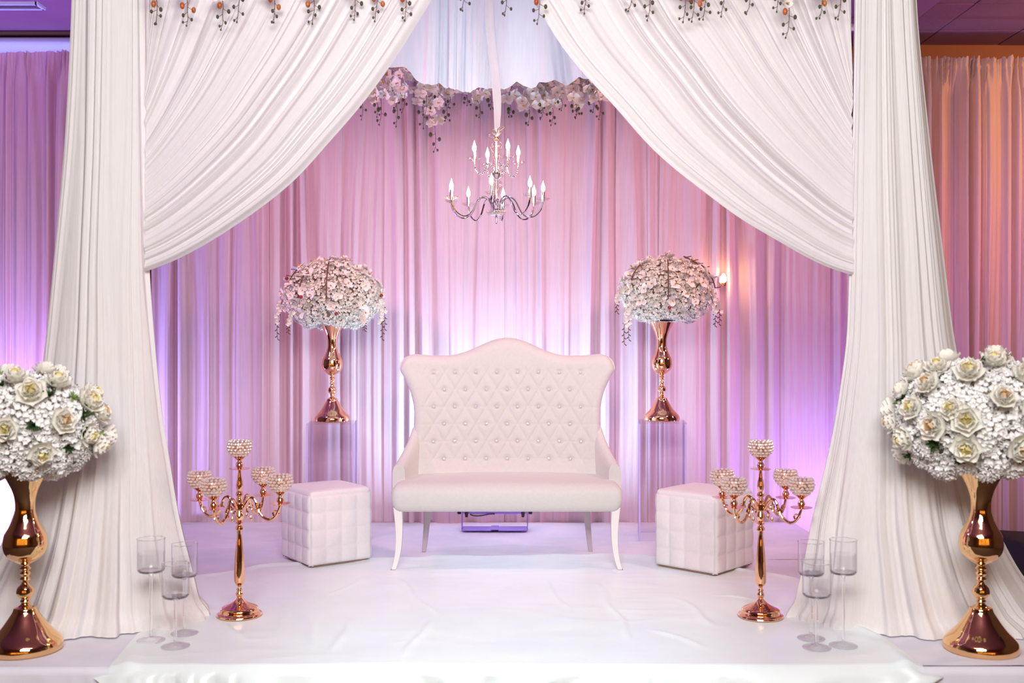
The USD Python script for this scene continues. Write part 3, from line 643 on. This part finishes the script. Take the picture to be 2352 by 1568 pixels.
def round_bouquet(label, loc, rx, rz_, seed, n_h=66, n_r=34):
    rng = random.Random(seed)
    t = thing('flower_ball', label, 'flower arrangement', loc, 0, 'rose and hydrangea arrangements on the stage edge')
    R = np.array([rx, rx * 0.84, rz_])
    core = trimesh.creation.icosphere(3, 1.0); core.apply_scale(R * 0.80)
    part('foam_core', core, M['foam'], t, True)
    for d in ellipsoid_dirs(n_h, -0.86, rng):
        d = d + np.array([rng.uniform(-.08, .08) for _ in range(3)]); d /= np.linalg.norm(d); nn = d / R; nn /= np.linalg.norm(nn)
        part('hydrangea_head', moved(hydrangea(rng, rng.uniform(0.056, 0.070), 60, 0.2, 1.05), place(d * (R - 0.035), nn, rng.random() * 6)), M['petal'], t, False)
    for k, d in enumerate(ellipsoid_dirs(n_r, -0.45, rng)):
        d = d + np.array([rng.uniform(-.14, .14) for _ in range(3)]); d /= np.linalg.norm(d); nn = d / R; nn /= np.linalg.norm(nn)
        T = place(d * (R + 0.002), nn + np.array([rng.uniform(-.2, .2) for _ in range(3)]), rng.random() * 6, rng.uniform(1.15, 1.55))
        p = part('rose', moved(rose_outer(rng), T), M['rose'], t, True)
        part('rose_heart', moved(rose_inner(rng), T), M['rose_heart'] if k % 3 else M['rose_peach'], p, True)
    for k in range(40):
        z = rng.uniform(-0.5, 0.95); a = rng.random() * 2 * PI; q = math.sqrt(1 - z * z); d = np.array([q * math.cos(a), q * math.sin(a), z]); nn = d / R; nn /= np.linalg.norm(nn)
        part('leaf_sprig', moved(leafy(rng, rng.uniform(0.030, 0.045)), place(d * (R - 0.002), nn, rng.random() * 6)), M['leaf'] if k % 3 else M['leaf_light'], t, True)
    return t
zv = STAGE_Z + 0.78
round_bouquet('ball of cream roses and white hydrangeas in the front left gold vase', (at(58, 0, YF)[0] + 0.005, YF, zv + 0.16), 0.295, 0.235, 5, 70, 36)
round_bouquet('ball of cream roses and white hydrangeas in the front right gold vase', (at(2253, 0, YF)[0] + 0.0, YF, zv + 0.185), 0.345, 0.270, 9, 86, 44)

def spray_parts(t, rng, base, length, n_blossom, n_bud, orange=0, r=0.034, lean=(0, 0), face=(0, -1, 0.1), bud=0.011, tail=0.62, blow=0.5):
    """A hanging orchid stem: blossoms down the stem, then a zigzag of buds at its tip."""
    base = np.array(base, float); pts = []
    n = 16
    for i in range(n):
        s = i / (n - 1); pts.append(base + np.array([lean[0] * s + 0.010 * math.sin(9 * s + rng.random()), lean[1] * s + 0.006 * math.sin(7 * s), -length * s]))
    pts = np.array(pts); stems = [tube(pts, np.linspace(0.0030, 0.0014, n), 5)]
    fl = tail if n_blossom else 0.0
    blossoms, buds = [], []
    for k in range(n_blossom):
        s = fl * (k + blow) / n_blossom; c = np.array([np.interp(s, np.linspace(0, 1, n), pts[:, j]) for j in range(3)])
        side = 1 if k % 2 else -1
        c2 = c + np.array([side * rng.uniform(0.2, 0.8) * r, -rng.uniform(0.2, 0.7) * r, rng.uniform(-.3, .3) * r])
        blossoms.append(place(c2, np.array(face) + np.array([rng.uniform(-1., 1.), rng.uniform(-.3, .3), rng.uniform(-.7, .6)]), rng.uniform(-.5, .5), rng.uniform(0.85, 1.1)))
        stems.append(tube([c, c2], 0.0012, 4))
    for k in range(n_bud):
        s = min(1.0, fl + 0.06 + (1 - fl - 0.06) * k / max(1, n_bud - 1)); c = np.array([np.interp(s, np.linspace(0, 1, n), pts[:, j]) for j in range(3)])
        side = 1 if k % 2 else -1; sz = bud * (1.0 - 0.55 * k / max(1, n_bud - 1))
        e = c + np.array([side * rng.uniform(0.012, 0.032) * (1 - 0.4 * k / n_bud), rng.uniform(-0.012, 0.012), -rng.uniform(0.006, 0.020)])
        if k == n_bud - 1: e = c
        stems.append(tube(curve([c, (c + e) / 2 + np.array([0, 0, -0.003]), e], 5), 0.0012, 4)); buds.append((e, sz))
    part('stem', cat_(stems), M['twig'], t, True)
    P, L = orchid_petals(r), orchid_lip(r)
    for T in blossoms:
        b = part('blossom', moved(P, T), M['orchid'], t, True); part('lip', moved(L, T), M['orchid_lip'], b, True)
    for k, (e, sz) in enumerate(buds):
        m = trimesh.creation.icosphere(1, sz * (1.12 if k < orange else 0.86)); m.apply_scale((0.8, 0.8, 1.15))
        part('bud', shift(m, *e), M['bud_orange'] if k < orange else M['bud_dark'], t, True)
def orchid_bouquet(label, loc, rx, rz_, seed, hanging, stems, berries):
    rng = random.Random(seed)
    t = thing('orchid_ball', label, 'flower arrangement', loc, 0, 'orchid arrangements on the plinth vases')
    R = np.array([rx, rx, rz_])
    core = trimesh.creation.icosphere(3, 1.0); core.apply_scale(R * np.array([0.84, 0.84, 0.82]))
    part('foam_core', core, M['foam_brown'], t, True)
    for d in ellipsoid_dirs(104, -0.84, rng):
        nn = d / R; nn /= np.linalg.norm(nn)
        part('hydrangea_head', moved(hydrangea(rng, rng.uniform(0.046, 0.060), 44, 0.15, 0.95), place(d * (R - 0.03), nn, rng.random() * 6)), M['cream'], t, False)
    P, L = orchid_petals(0.036), orchid_lip(0.036)
    for d in ellipsoid_dirs(64, -0.40, rng):
        d = d + np.array([rng.uniform(-.2, .2) for _ in range(3)]); d /= np.linalg.norm(d); nn = d / R; nn /= np.linalg.norm(nn)
        T = place(d * (R + 0.014), nn + np.array([rng.uniform(-.5, .5) for _ in range(3)]) + np.array([0, 0, 0.2]), rng.random() * 6, rng.uniform(0.85, 1.2))
        b = part('orchid_blossom', moved(P, T), M['orchid'], t, True); part('lip', moved(L, T), M['orchid_lip'], b, True)
    for az, z0, z1 in stems:             # bare brown orchid stems arching over the surface
        c = []
        for z in np.linspace(z0, z1, 10):
            q = math.sqrt(max(0, 1 - min(z, 0.999) ** 2)); c.append(np.array([math.sin(az) * q, -math.cos(az) * q, z]) * (R + 0.022))
        c = np.array(c); ms = [tube(curve(c, 24), 0.0045, 6)]
        for k in range(1, 10, 2):
            s_ = 1 if k % 4 == 1 else -1; ms.append(tube([c[k], c[k] + np.array([s_ * 0.035, -0.01, 0.006])], 0.003, 5))
        part('twig', cat_(ms), M['twig'], t, True)
    for az, z in berries:
        q = math.sqrt(1 - z * z); p = np.array([math.sin(az) * q, -math.cos(az) * q, z]) * (R + 0.04)
        part('berry', shift(trimesh.creation.icosphere(2, 0.012), *p), M['berry'], t, True)
    for az, z, L_ in hanging:            # trailing sprigs at the sides
        q = math.sqrt(1 - z * z); p = np.array([math.sin(az) * q, -math.cos(az) * q, z]) * (R + 0.005)
        sp = curve([p, p + np.array([math.sin(az) * 0.03, -0.02, -L_ * 0.4]), p + np.array([math.sin(az) * 0.035, -0.02, -L_])], 14)
        ms = [tube(sp, 0.002, 4)] + [tube([sp[k], sp[k] + np.array([(1 if k % 2 else -1) * 0.014, 0, -0.010])], 0.003, 4) for k in range(5, 14)]
        part('trailing_sprig', cat_(ms), M['twig'], t, True)
        fl = [moved(FLORET, place(sp[k] + np.array([rng.uniform(-.015, .015), -0.01, 0]), (rng.uniform(-1, 1), -1, 0.2), rng.random() * 6, 1.2)) for k in range(0, 9)] 
        part('trailing_florets', cat_(fl), M['cream'], t, False)
    return t
zb = VL[2] + 0.655
orchid_bouquet('dome of white orchids above the left plinth vase with a dark vertical stem', (VL[0], 7.0, at(0, 682, 7.0)[2]), 0.315, 0.245, 31,
               [(-1.45, -0.05, 0.27), (1.35, -0.05, 0.27), (1.55, 0.1, 0.24), (-0.9, -0.45, 0.13), (0.9, -0.5, 0.10)], [(0.06, 0.93, -0.10), (-0.5, 0.55, 0.2), (-0.9, 0.75, 0.4)], [(-0.95, 0.40), (-0.42, -0.05), (0.25, -0.42), (1.3, 0.02)])
orchid_bouquet('dome of white orchids above the right plinth vase with twigs on its right', (VR[0] + 0.035, 7.0, at(0, 672, 7.0)[2]), 0.300, 0.235, 47,
               [(-1.2, -0.35, 0.26), (-1.05, -0.4, 0.22), (1.0, -0.1, 0.20), (1.45, -0.05, 0.20), (-1.5, 0.1, 0.16)], [(-0.12, 0.80, -0.15), (1.2, 0.7, 0.1), (0.9, 0.92, 0.7), (-1.0, 0.7, 0.3)], [(-0.1, -0.40), (1.45, -0.30)])

# ------------------------------------------------------------------ orchid sprays on the beams
rng = random.Random(77)
fb = sorted([(357, 57), (422, 56), (510, 64), (550, 52), (625, 48), (711, 50), (807, 46), (868, 50), (928, 48), (1055, 27), (1157, 30), (1226, 58), (1340, 32), (1448, 23), (1487, 50), (1562, 54), (1588, 50), (1617, 40), (1657, 40), (1713, 36), (1776, 27), (1805, 89), (1881, 40), (1920, 42)])
for i, (px_, py_) in enumerate(fb):
    tip = at(px_, py_, 4.765); long_ = py_ > 80
    top_z = 3.52 + 0.03 * rng.random()
    lab = f'orchid spray with orange buds, {ORD[i]} from the left on the front beam'
    if long_: lab = 'longest orchid spray hanging low near the right end of the front canopy beam'
    pale = px_ in (1448, 1055, 1340, 1776)
    t = thing('orchid_spray', lab, 'orchid spray', (tip[0] + rng.uniform(-.01, .02), tip[1] + rng.uniform(-0.03, 0.03), top_z), 0, 'orchid sprays on the front beam')
    Ln = top_z - tip[2]
    spray_parts(t, rng, (0, 0, 0), Ln, 5 if not long_ else 7, 6, 0 if pale else 1 + (i % 3 == 1), 0.034, (rng.uniform(-.02, .01), 0), bud=0.0130, tail=1 - (0.125 if long_ else rng.uniform(0.105, 0.13)) / Ln - 0.06, blow=1.02)
bb = [(832, 276), (853, 268), (880, 284), (895, 250), (916, 287), (938, 262), (960, 292), (988, 273), (996, 345), (1010, 236), (1028, 278), (1045, 250), (1062, 244), (1089, 272), (1117, 254), (1177, 264), (1219, 285), (1240, 262), (1253, 275), (1275, 284), (1278, 258), (1314, 262), (1338, 268), (1360, 255), (1378, 273)]
for i, (px_, py_) in enumerate(bb):
    d = 7.18; tip = at(px_, py_, d); left = px_ < 1000; topy = 128 if px_ < 990 else (170 if px_ < 1200 else 165)
    top_z = at(0, topy + rng.uniform(-8, 8), d)[2]
    lab = f'white orchid spray with dark buds, {ORD[i]} from the left on the rear beam'
    if py_ > 300: lab = 'longest white orchid spray on the rear beam trailing well below its neighbours'
    t = thing('orchid_spray', lab, 'orchid spray', (tip[0], d + rng.uniform(-0.07, 0.07), top_z), 0, 'orchid sprays on the rear beam')
    dense = left or px_ > 1200
    spray_parts(t, rng, (0, 0, 0), top_z - tip[2], 9 if dense else 5, rng.choice((4, 4, 5)), 0, 0.049, (rng.uniform(-.05, .05), 0), bud=0.015 * rng.uniform(0.8, 1.25), tail=0.70)

# ------------------------------------------------------------------ chandelier
CX, CY = at(1140, 0, 5.95)[0], 5.95
c7 = 0.000411; Z0 = at(0, 515, 5.95)[2]
def cy(y): return (1480 - y) * c7
ch = thing('chandelier', 'two-tier crystal and chrome chandelier with candle bulbs hung under the canopy', 'chandelier', (CX, CY, Z0))
part('finial', lathe(smooth_prof([(0.001, cy(1480)), (0.005, cy(1460)), (0.004, cy(1400)), (0.009, cy(1385)), (0.004, cy(1372)), (0.012, cy(1360))], 24), 12), M['chrome'], ch)
part('bottom_bowl', lathe(smooth_prof([(0.012, cy(1365)), (0.036, cy(1355)), (0.047, cy(1330)), (0.050, cy(1305)), (0.040, cy(1285)), (0.030, cy(1270))], 24), 24), M['chrome'], ch)
for k in range(22):
    for z, r in ((1338, 0.045), (1312, 0.050)):
        a = 2 * PI * (k + (z > 1320) * .5) / 22
        part('crystal_bead', shift(trimesh.creation.icosphere(1, 0.0065), r * math.cos(a), r * math.sin(a), cy(z)), M['crystal'], ch, False)
part('rod', lathe([(0.006, cy(1300)), (0.006, cy(150))], 12), M['chrome'], ch)
part('column_glass', lathe(smooth_prof([(0.010, cy(1100)), (0.018, cy(1070)), (0.026, cy(1010)), (0.036, cy(940)), (0.030, cy(890)), (0.014, cy(870))], 30), 24, False), M['dish_glass'], ch)
part('dish', lathe(smooth_prof([(0.010, cy(850)), (0.030, cy(835)), (0.048, cy(785)), (0.046, cy(780)), (0.010, cy(820))], 24), 24, False), M['dish_glass'], ch)
part('hub', lathe(smooth_prof([(0.008, cy(860)), (0.014, cy(840)), (0.03, cy(780)), (0.032, cy(765)), (0.012, cy(755))], 20), 20), M['chrome'], ch)
part('column_glass', lathe(smooth_prof([(0.022, cy(690)), (0.020, cy(640)), (0.015, cy(590)), (0.020, cy(540)), (0.018, cy(515)), (0.010, cy(505))], 30), 24, False), M['dish_glass'], ch)
part('column_glass', lathe(smooth_prof([(0.010, cy(500)), (0.022, cy(470)), (0.033, cy(400)), (0.028, cy(350)), (0.012, cy(325))], 30), 24, False), M['dish_glass'], ch)
part('collar', lathe(smooth_prof([(0.006, cy(330)), (0.015, cy(305)), (0.010, cy(270))], 12), 16), M['gold'], ch)
a = np.linspace(0, 2 * PI, 48, endpoint=False); rr = np.linspace(0.012, 0.050, 8)
part('top_dish', grid(np.stack([np.cos(a)[:, None] * rr[None], np.sin(a)[:, None] * rr[None], cy(270) + 0.9 * (rr[None] - 0.012) + 0.010 * np.sin(6 * a)[:, None] * (rr[None] / 0.05) ** 2 + 0.02 * np.cos(a)[:, None] * (rr[None] / 0.05)], -1), True), M['dish_glass'], ch, True)
def candle(ch, tip, up, dish_r, sl_h, sl_r, bulb_h):
    x, y, z = tip
    part('drip_dish', shift(lathe(smooth_prof([(0.006, 0), (dish_r * 0.55, 0.004), (dish_r, 0.017), (dish_r * 0.97, 0.019), (dish_r * 0.5, 0.008), (0.004, 0.006)], 20), 20, False), x, y, z), M['dish_glass'], ch)
    part('candle_sleeve', shift(lathe([(sl_r, 0.0), (sl_r, sl_h), (0.003, sl_h)], 14), x, y, z), M['chrome'], ch)
    b = part('bulb', shift(lathe(smooth_prof([(0.004, 0), (0.011, 0.012), (0.0125, 0.022), (0.008, 0.040), (0.003, 0.056), (0.0008, bulb_h)], 18), 12), x, y, z + sl_h), M['bulb'], ch)
def ch_arm(pts, ang, r, beads=0):
    c = curve([(a_ * c7, cy(b_)) for a_, b_ in pts], 40)
    w = np.stack([c[:, 0] * math.cos(ang), -c[:, 0] * math.sin(ang), c[:, 1]], -1)
    m = tube(w, r, 8)
    if beads: m = cat_([m] + [shift(trimesh.creation.icosphere(1, 0.0052), *w[k]) for k in range(2, 39, 2)])
    return m, w[-1]
for deg in (2, 45, 95, 160, 193, 231, 278, 325):
    m, tip = ch_arm([(70, 1290), (72, 1220), (110, 1140), (180, 1105), (250, 1140), (310, 1240), (370, 1340), (450, 1385), (540, 1360), (620, 1270), (648, 1170)], math.radians(deg), 0.0048)
    part('arm', m, M['chrome'], ch); candle(ch, tip, 1, 0.040, 0.056, 0.0095, 0.064)
for deg in (62, 150, 248, 332):
    m, tip = ch_arm([(40, 775), (55, 700), (100, 645), (150, 670), (190, 760), (240, 805), (300, 780), (335, 710), (345, 635)], math.radians(deg), 0.0036, 1)
    part('arm', m, M['chrome'], ch); candle(ch, tip, 1, 0.040, 0.052, 0.009, 0.064)
rb = thing('ribbon', 'long pale ribbon from which the chandelier hangs', 'ribbon', (CX, CY, Z0))
zz = np.linspace(cy(250), TOP - Z0 + 0.02, 50); wv = 0.024
cxr = 0.008 * np.sin(zz * 3.0 - 1) - 0.045 * sm(zz, 0.62, 1.2)
Pr = np.stack([np.stack([cxr + s * wv * (1 - 0.35 * (1 - sm(zz, 0.5, 0.75))), 0.004 * np.cos(3 * s + zz * 2) + 0 * zz, zz], -1) for s in np.linspace(-1, 1, 6)])
part('band', grid(Pr), M['ribbon'], rb, True)
lp = np.linspace(0, 2 * PI, 26)
for s_ in (-1, 1):
    Q = np.stack([np.stack([s_ * (0.028 + (0.020 + 0.006 * s_) * (1 - np.cos(lp))) * 0.9 - s_ * 0.026, o + 0.02 * np.sin(lp) * 0.6 - 0.012, cy(235) + 0.035 * np.sin(lp / 2) * (1.15 if s_ > 0 else 0.35) + 0.012 * np.sin(lp)], -1) for o in (-0.018, -0.006, 0.006, 0.018)])
    part('bow_loop', grid(Q), M['ribbon'], rb, True)

# ------------------------------------------------------------------ candelabra
c6 = 0.0006075
def czp(p): return smooth_prof([(a_ * c6, (1438 - b_) * c6) for a_, b_ in p], 50)
def candelabrum(label, loc, rz):
    t = thing('candelabra', label, 'candelabra', loc, rz, 'gold five-cup candelabras on the satin cloth')
    part('base', lathe(czp([(1, 1438), (170, 1438), (177, 1430), (172, 1420), (150, 1408), (146, 1385), (138, 1374), (112, 1362), (62, 1338), (34, 1316), (20, 1300), (16, 1296)]), 56), M['gold'], t, 35)
    part('stem', lathe(czp([(15, 1300), (27, 1280), (29, 1268), (19, 1248), (24, 1235), (13, 1222), (15, 1212), (24, 1200), (40, 1172), (41, 1120), (37, 1020), (28, 900), (19, 800), (20, 772), (33, 765), (30, 748), (17, 728), (30, 715), (17, 700), (28, 690), (34, 660), (24, 632), (20, 618)]), 36), M['gold'], t, 35)
    part('hub', lathe(czp([(20, 622), (36, 610), (36, 562), (24, 550), (26, 530), (18, 512), (29, 498), (29, 482), (17, 466), (24, 448), (28, 425), (24, 390), (16, 350), (13, 315), (14, 300)]), 36), M['gold'], t, 35)
    R = 0.218
    def cup(x, y, z):                    # z: the drip pan
        part('drip_pan', shift(lathe(smooth_prof([(0.006, 0.0), (0.046, 0.003), (0.050, 0.006), (0.010, 0.006)], 14), 32), x, y, z), M['gold'], t)
        part('cup_holder', shift(lathe(smooth_prof([(0.008, 0.0), (0.012, 0.010), (0.018, 0.022), (0.013, 0.034), (0.009, 0.042), (0.022, 0.054), (0.034, 0.066)], 24), 20), x, y, z), M['gold'], t)
        b = part('crystal_cup', shift(lathe(smooth_prof([(0.026, 0.062), (0.046, 0.085), (0.0515, 0.105), (0.047, 0.130), (0.043, 0.134), (0.046, 0.105), (0.024, 0.068)], 20), 20, False), x, y, z), M['cup_lining'], t)
        bd = []
        for row, (rr_, zz_) in enumerate([(0.034, 0.070), (0.045, 0.083), (0.0525, 0.096), (0.0545, 0.110), (0.052, 0.124), (0.047, 0.136)]):
            n = 15
            for k in range(n):
                a_ = 2 * PI * (k + 0.5 * (row % 2)) / n
                m = trimesh.creation.icosphere(1, 0.0078); m.apply_scale((1, 1, 0.9)); bd.append(shift(m, x + rr_ * math.cos(a_), y + rr_ * math.sin(a_), z + zz_))
        part('crystal_beads', cat_(bd), M['crystal'], b, False)
        wr = [tube([(x + q_ * math.cos(u_), y + q_ * math.sin(u_), z + h_) for u_ in np.linspace(0, 2 * PI, 25)], 0.0016, 5) for q_, h_ in ((0.040, 0.076), (0.0495, 0.090), (0.0525, 0.103), (0.051, 0.117), (0.047, 0.130))]
        part('wire', cat_(wr), M['gold'], b)
    cup(0, 0, (1438 - 298) * c6)
    for deg in (17, 107, 197, 287):
        a_ = math.radians(deg); ca, sa = math.cos(a_), -math.sin(a_)
        c = curve([(0.02, 0.512), (0.045, 0.545), (0.068, 0.562), (0.085, 0.548), (0.098, 0.512), (0.122, 0.478), (0.155, 0.462), (0.186, 0.474), (0.208, 0.505), (0.217, 0.535)], 40)
        w = np.stack([c[:, 0] * ca, c[:, 0] * sa, c[:, 1]], -1)
        part('arm', tube(w, np.interp(np.arange(40), [0, 20, 39], [0.0062, 0.0078, 0.0060]), 10), M['gold'], t)
        for (q0, z0, s1) in ((0.05, 0.50, 1), (0.105, 0.505, -1), (0.19, 0.49, 1)):
            g = np.linspace(0, 4.6, 22); rr_ = 0.020 * np.exp(-0.22 * g)
            sp = np.stack([(q0 + rr_ * np.cos(g) * s1) * ca, (q0 + rr_ * np.cos(g) * s1) * sa, z0 + rr_ * np.sin(g)], -1)
            part('scroll', tube(sp, np.linspace(0.0048, 0.0042, 22), 7), M['gold'], t)
        part('pendant', shift(lathe(smooth_prof([(0.001, -0.03), (0.007, -0.02), (0.003, -0.004), (0.002, 0.0)], 10), 8), 0.062 * ca, 0.062 * sa, 0.482), M['gold'], t)
        cup(R * ca, R * sa, 0.535)
    return t
pl = at(550, 1416, 4.97)
c0 = candelabrum('gold candelabra with crystal cups in front of the left ottoman', (pl[0], 4.97, STAGE_Z + 0.009), 0.0)
pr = at(1747, 1419, 4.95)
dup(c0, (pr[0], 4.95, STAGE_Z + 0.009), math.radians(-29.5), 'gold candelabra with crystal cups in front of the right ottoman')

# ------------------------------------------------------------------ glass candle cylinders on stems
def stem_glass(label, px_, d, h, r):
    x = (px_ - 1176) / F * d
    t = thing('stem_vase', label, 'glass vase', (x, d, STAGE_Z + 0.008), 0, 'long-stemmed glass vases with water')
    bh = 0.145; zb = h - bh
    part('foot', lathe(smooth_prof([(0.001, 0), (0.058, 0.0), (0.060, 0.003), (0.030, 0.009), (0.008, 0.018), (0.0065, 0.026)], 24), 40), M['glass'], t)
    part('stem', lathe(smooth_prof([(0.0065, 0.024), (0.0060, zb * 0.5), (0.0070, zb - 0.015), (0.014, zb - 0.004)], 20), 20), M['solid_glass'], t)
    part('rim', tube([(r * math.cos(q), r * math.sin(q), h) for q in np.linspace(0, 2 * PI, 49)], 0.0022, 6), M['solid_glass'], t)
    part('bowl_base', lathe(smooth_prof([(0.001, zb - 0.005), (r * 0.8, zb - 0.001), (r * 0.97, zb + 0.009), (r * 0.8, zb + 0.005), (0.001, zb + 0.004)], 20), 40), M['solid_glass'], t)
    part('bowl', lathe(smooth_prof([(0.012, zb - 0.004), (r * 0.85, zb), (r, zb + 0.012), (r, h - 0.02), (r, h)], 40), 40, False), M['glass'], t)
    part('water', lathe(smooth_prof([(0.001, zb + 0.006), (r * 0.8, zb + 0.007), (r - 0.0036, zb + 0.016), (r - 0.0036, zb + 0.085)], 20), 40, False), M['water'], t)
    return t
stem_glass('tallest long-stemmed glass vase of the left trio, nearest the left column', 347, 4.55, 0.445, 0.058)
stem_glass('shortest long-stemmed glass vase in front of the left trio', 403, 4.46, 0.355, 0.056)
stem_glass('middle-height long-stemmed glass vase at the back of the left trio', 424, 4.66, 0.40, 0.056)
stem_glass('tallest long-stemmed glass vase of the right trio, nearest the right column', 1937, 4.47, 0.455, 0.056)
stem_glass('shortest long-stemmed glass vase in front of the right trio', 1876, 4.44, 0.365, 0.060)
stem_glass('middle-height long-stemmed glass vase at the back of the right trio', 1863, 4.58, 0.425, 0.056)

# ------------------------------------------------------------------ LED uplights, wall lamp, black case, fairy lights
def uplight(label, x, y, z):
    t = thing('led_uplight', label, 'floor light', (x, y, z), 0, 'LED floor uplights')
    w = 0.46
    part('base_plate', cat_([box(w * 0.44, 0.16, 0.008, (-w * 0.27, 0, 0.010), 0.003), box(w * 0.44, 0.16, 0.008, (w * 0.27, 0, 0.010), 0.003), box(w * 0.12, 0.16, 0.006, (0, 0, 0.016), 0.002)]), M['purple_metal'], t)
    for s in (-1, 1):
        part('bracket', box(0.006, 0.10, 0.13, (s * (w / 2 - 0.003), 0, 0.075), 0.002), M['purple_metal'], t)
        part('knob', moved(shift(lathe([(0.014, 0), (0.016, 0.02), (0.012, 0.026)], 14), 0, 0, 0), trimesh.transformations.translation_matrix((s * (w / 2 + 0.004), 0, 0.125)) @ trimesh.transformations.rotation_matrix(s * PI / 2, (0, 1, 0))), M['black_plastic'], t)
        part('clamp', shift(lathe([(0.009, 0.0), (0.012, 0.02), (0.012, 0.035)], 12), s * (w / 2 - 0.035), -0.045, 0.098), M['black_plastic'], t)
    part('housing', box(w - 0.02, 0.09, 0.055, (0, 0, 0.145), 0.008), M['purple_metal'], t)
    part('lens', box(w - 0.05, 0.06, 0.006, (0, 0, 0.1745), 0.002), M['lens'], t)
    part('cable', tube(curve([(-0.17, -0.05, 0.118), (-0.12, -0.055, 0.108), (-0.05, -0.055, 0.118), (0.0, -0.05, 0.120)], 20), 0.004, 7), M['black_plastic'], t)
    return t
ul = at(1137, 1212, 7.34)
u0 = uplight('LED floor uplight standing behind the loveseat', ul[0], 7.26, STAGE_Z)
dup(u0, (-3.58, 7.06, 0.0), 0, 'LED floor uplight at the far left behind the front left gold vase')
dup(u0, (2.32, 7.06, 0.0), 0, 'LED floor uplight behind the right draped column')

wl = at(1660, 645, 7.50)
sc = thing('wall_lamp', 'small glowing amber wall lamp on the backdrop right of the right orchid dome', 'lamp', wl)
part('plate', box(0.05, 0.012, 0.07, (0, 0.02, 0), 0.004), M['gold'], sc)
part('arm', tube(curve([(0, 0.015, -0.01), (0, -0.02, -0.03), (0, -0.03, -0.01)], 10), 0.004, 8), M['gold'], sc)
part('bulb', shift(lathe(smooth_prof([(0.006, -0.015), (0.020, 0.004), (0.018, 0.024), (0.004, 0.050)], 16), 14), 0, -0.03, 0), emitter('lamp_glow', (1.0, 0.60, 0.22), 90), sc)

bc = thing('equipment_case', 'black cloth-covered case at the right edge beside the right column', 'case', (3.42, 6.15, 0.0), 0.05)
v, f = rbox(1.0, 0.6, 0.45, 0.02, 16); v[:, 2] += 0.008 * np.sin(v[:, 0] * 9) * (v[:, 2] > 0.4)
part('cloth_cover', (v, f), M['black'], bc, 50)
fl = thing('string_lights', 'curtain of warm fairy lights at the far end of the hall facing the stage', 'string lights', (0, 0, 0))
rng = np.random.RandomState(3); bl, wr = [], []
for k in range(20):
    x = -5.4 + 10.8 * k / 19; y = -7.4
    wr.append(tube([(x, y, 3.8), (x, y, 1.0)], 0.004, 4))
    for q in range(14): bl.append(shift(trimesh.creation.icosphere(0, 0.075 * rng.uniform(.6, 1.2)), x + rng.uniform(-.2, .2), y + rng.uniform(0, .8), 0.9 + 2.8 * (q + rng.rand()) / 14))
part('wire', cat_(wr), M['black_plastic'], fl, kind='stuff'); part('bulbs', cat_(bl), M['fairy'], fl, kind='stuff')
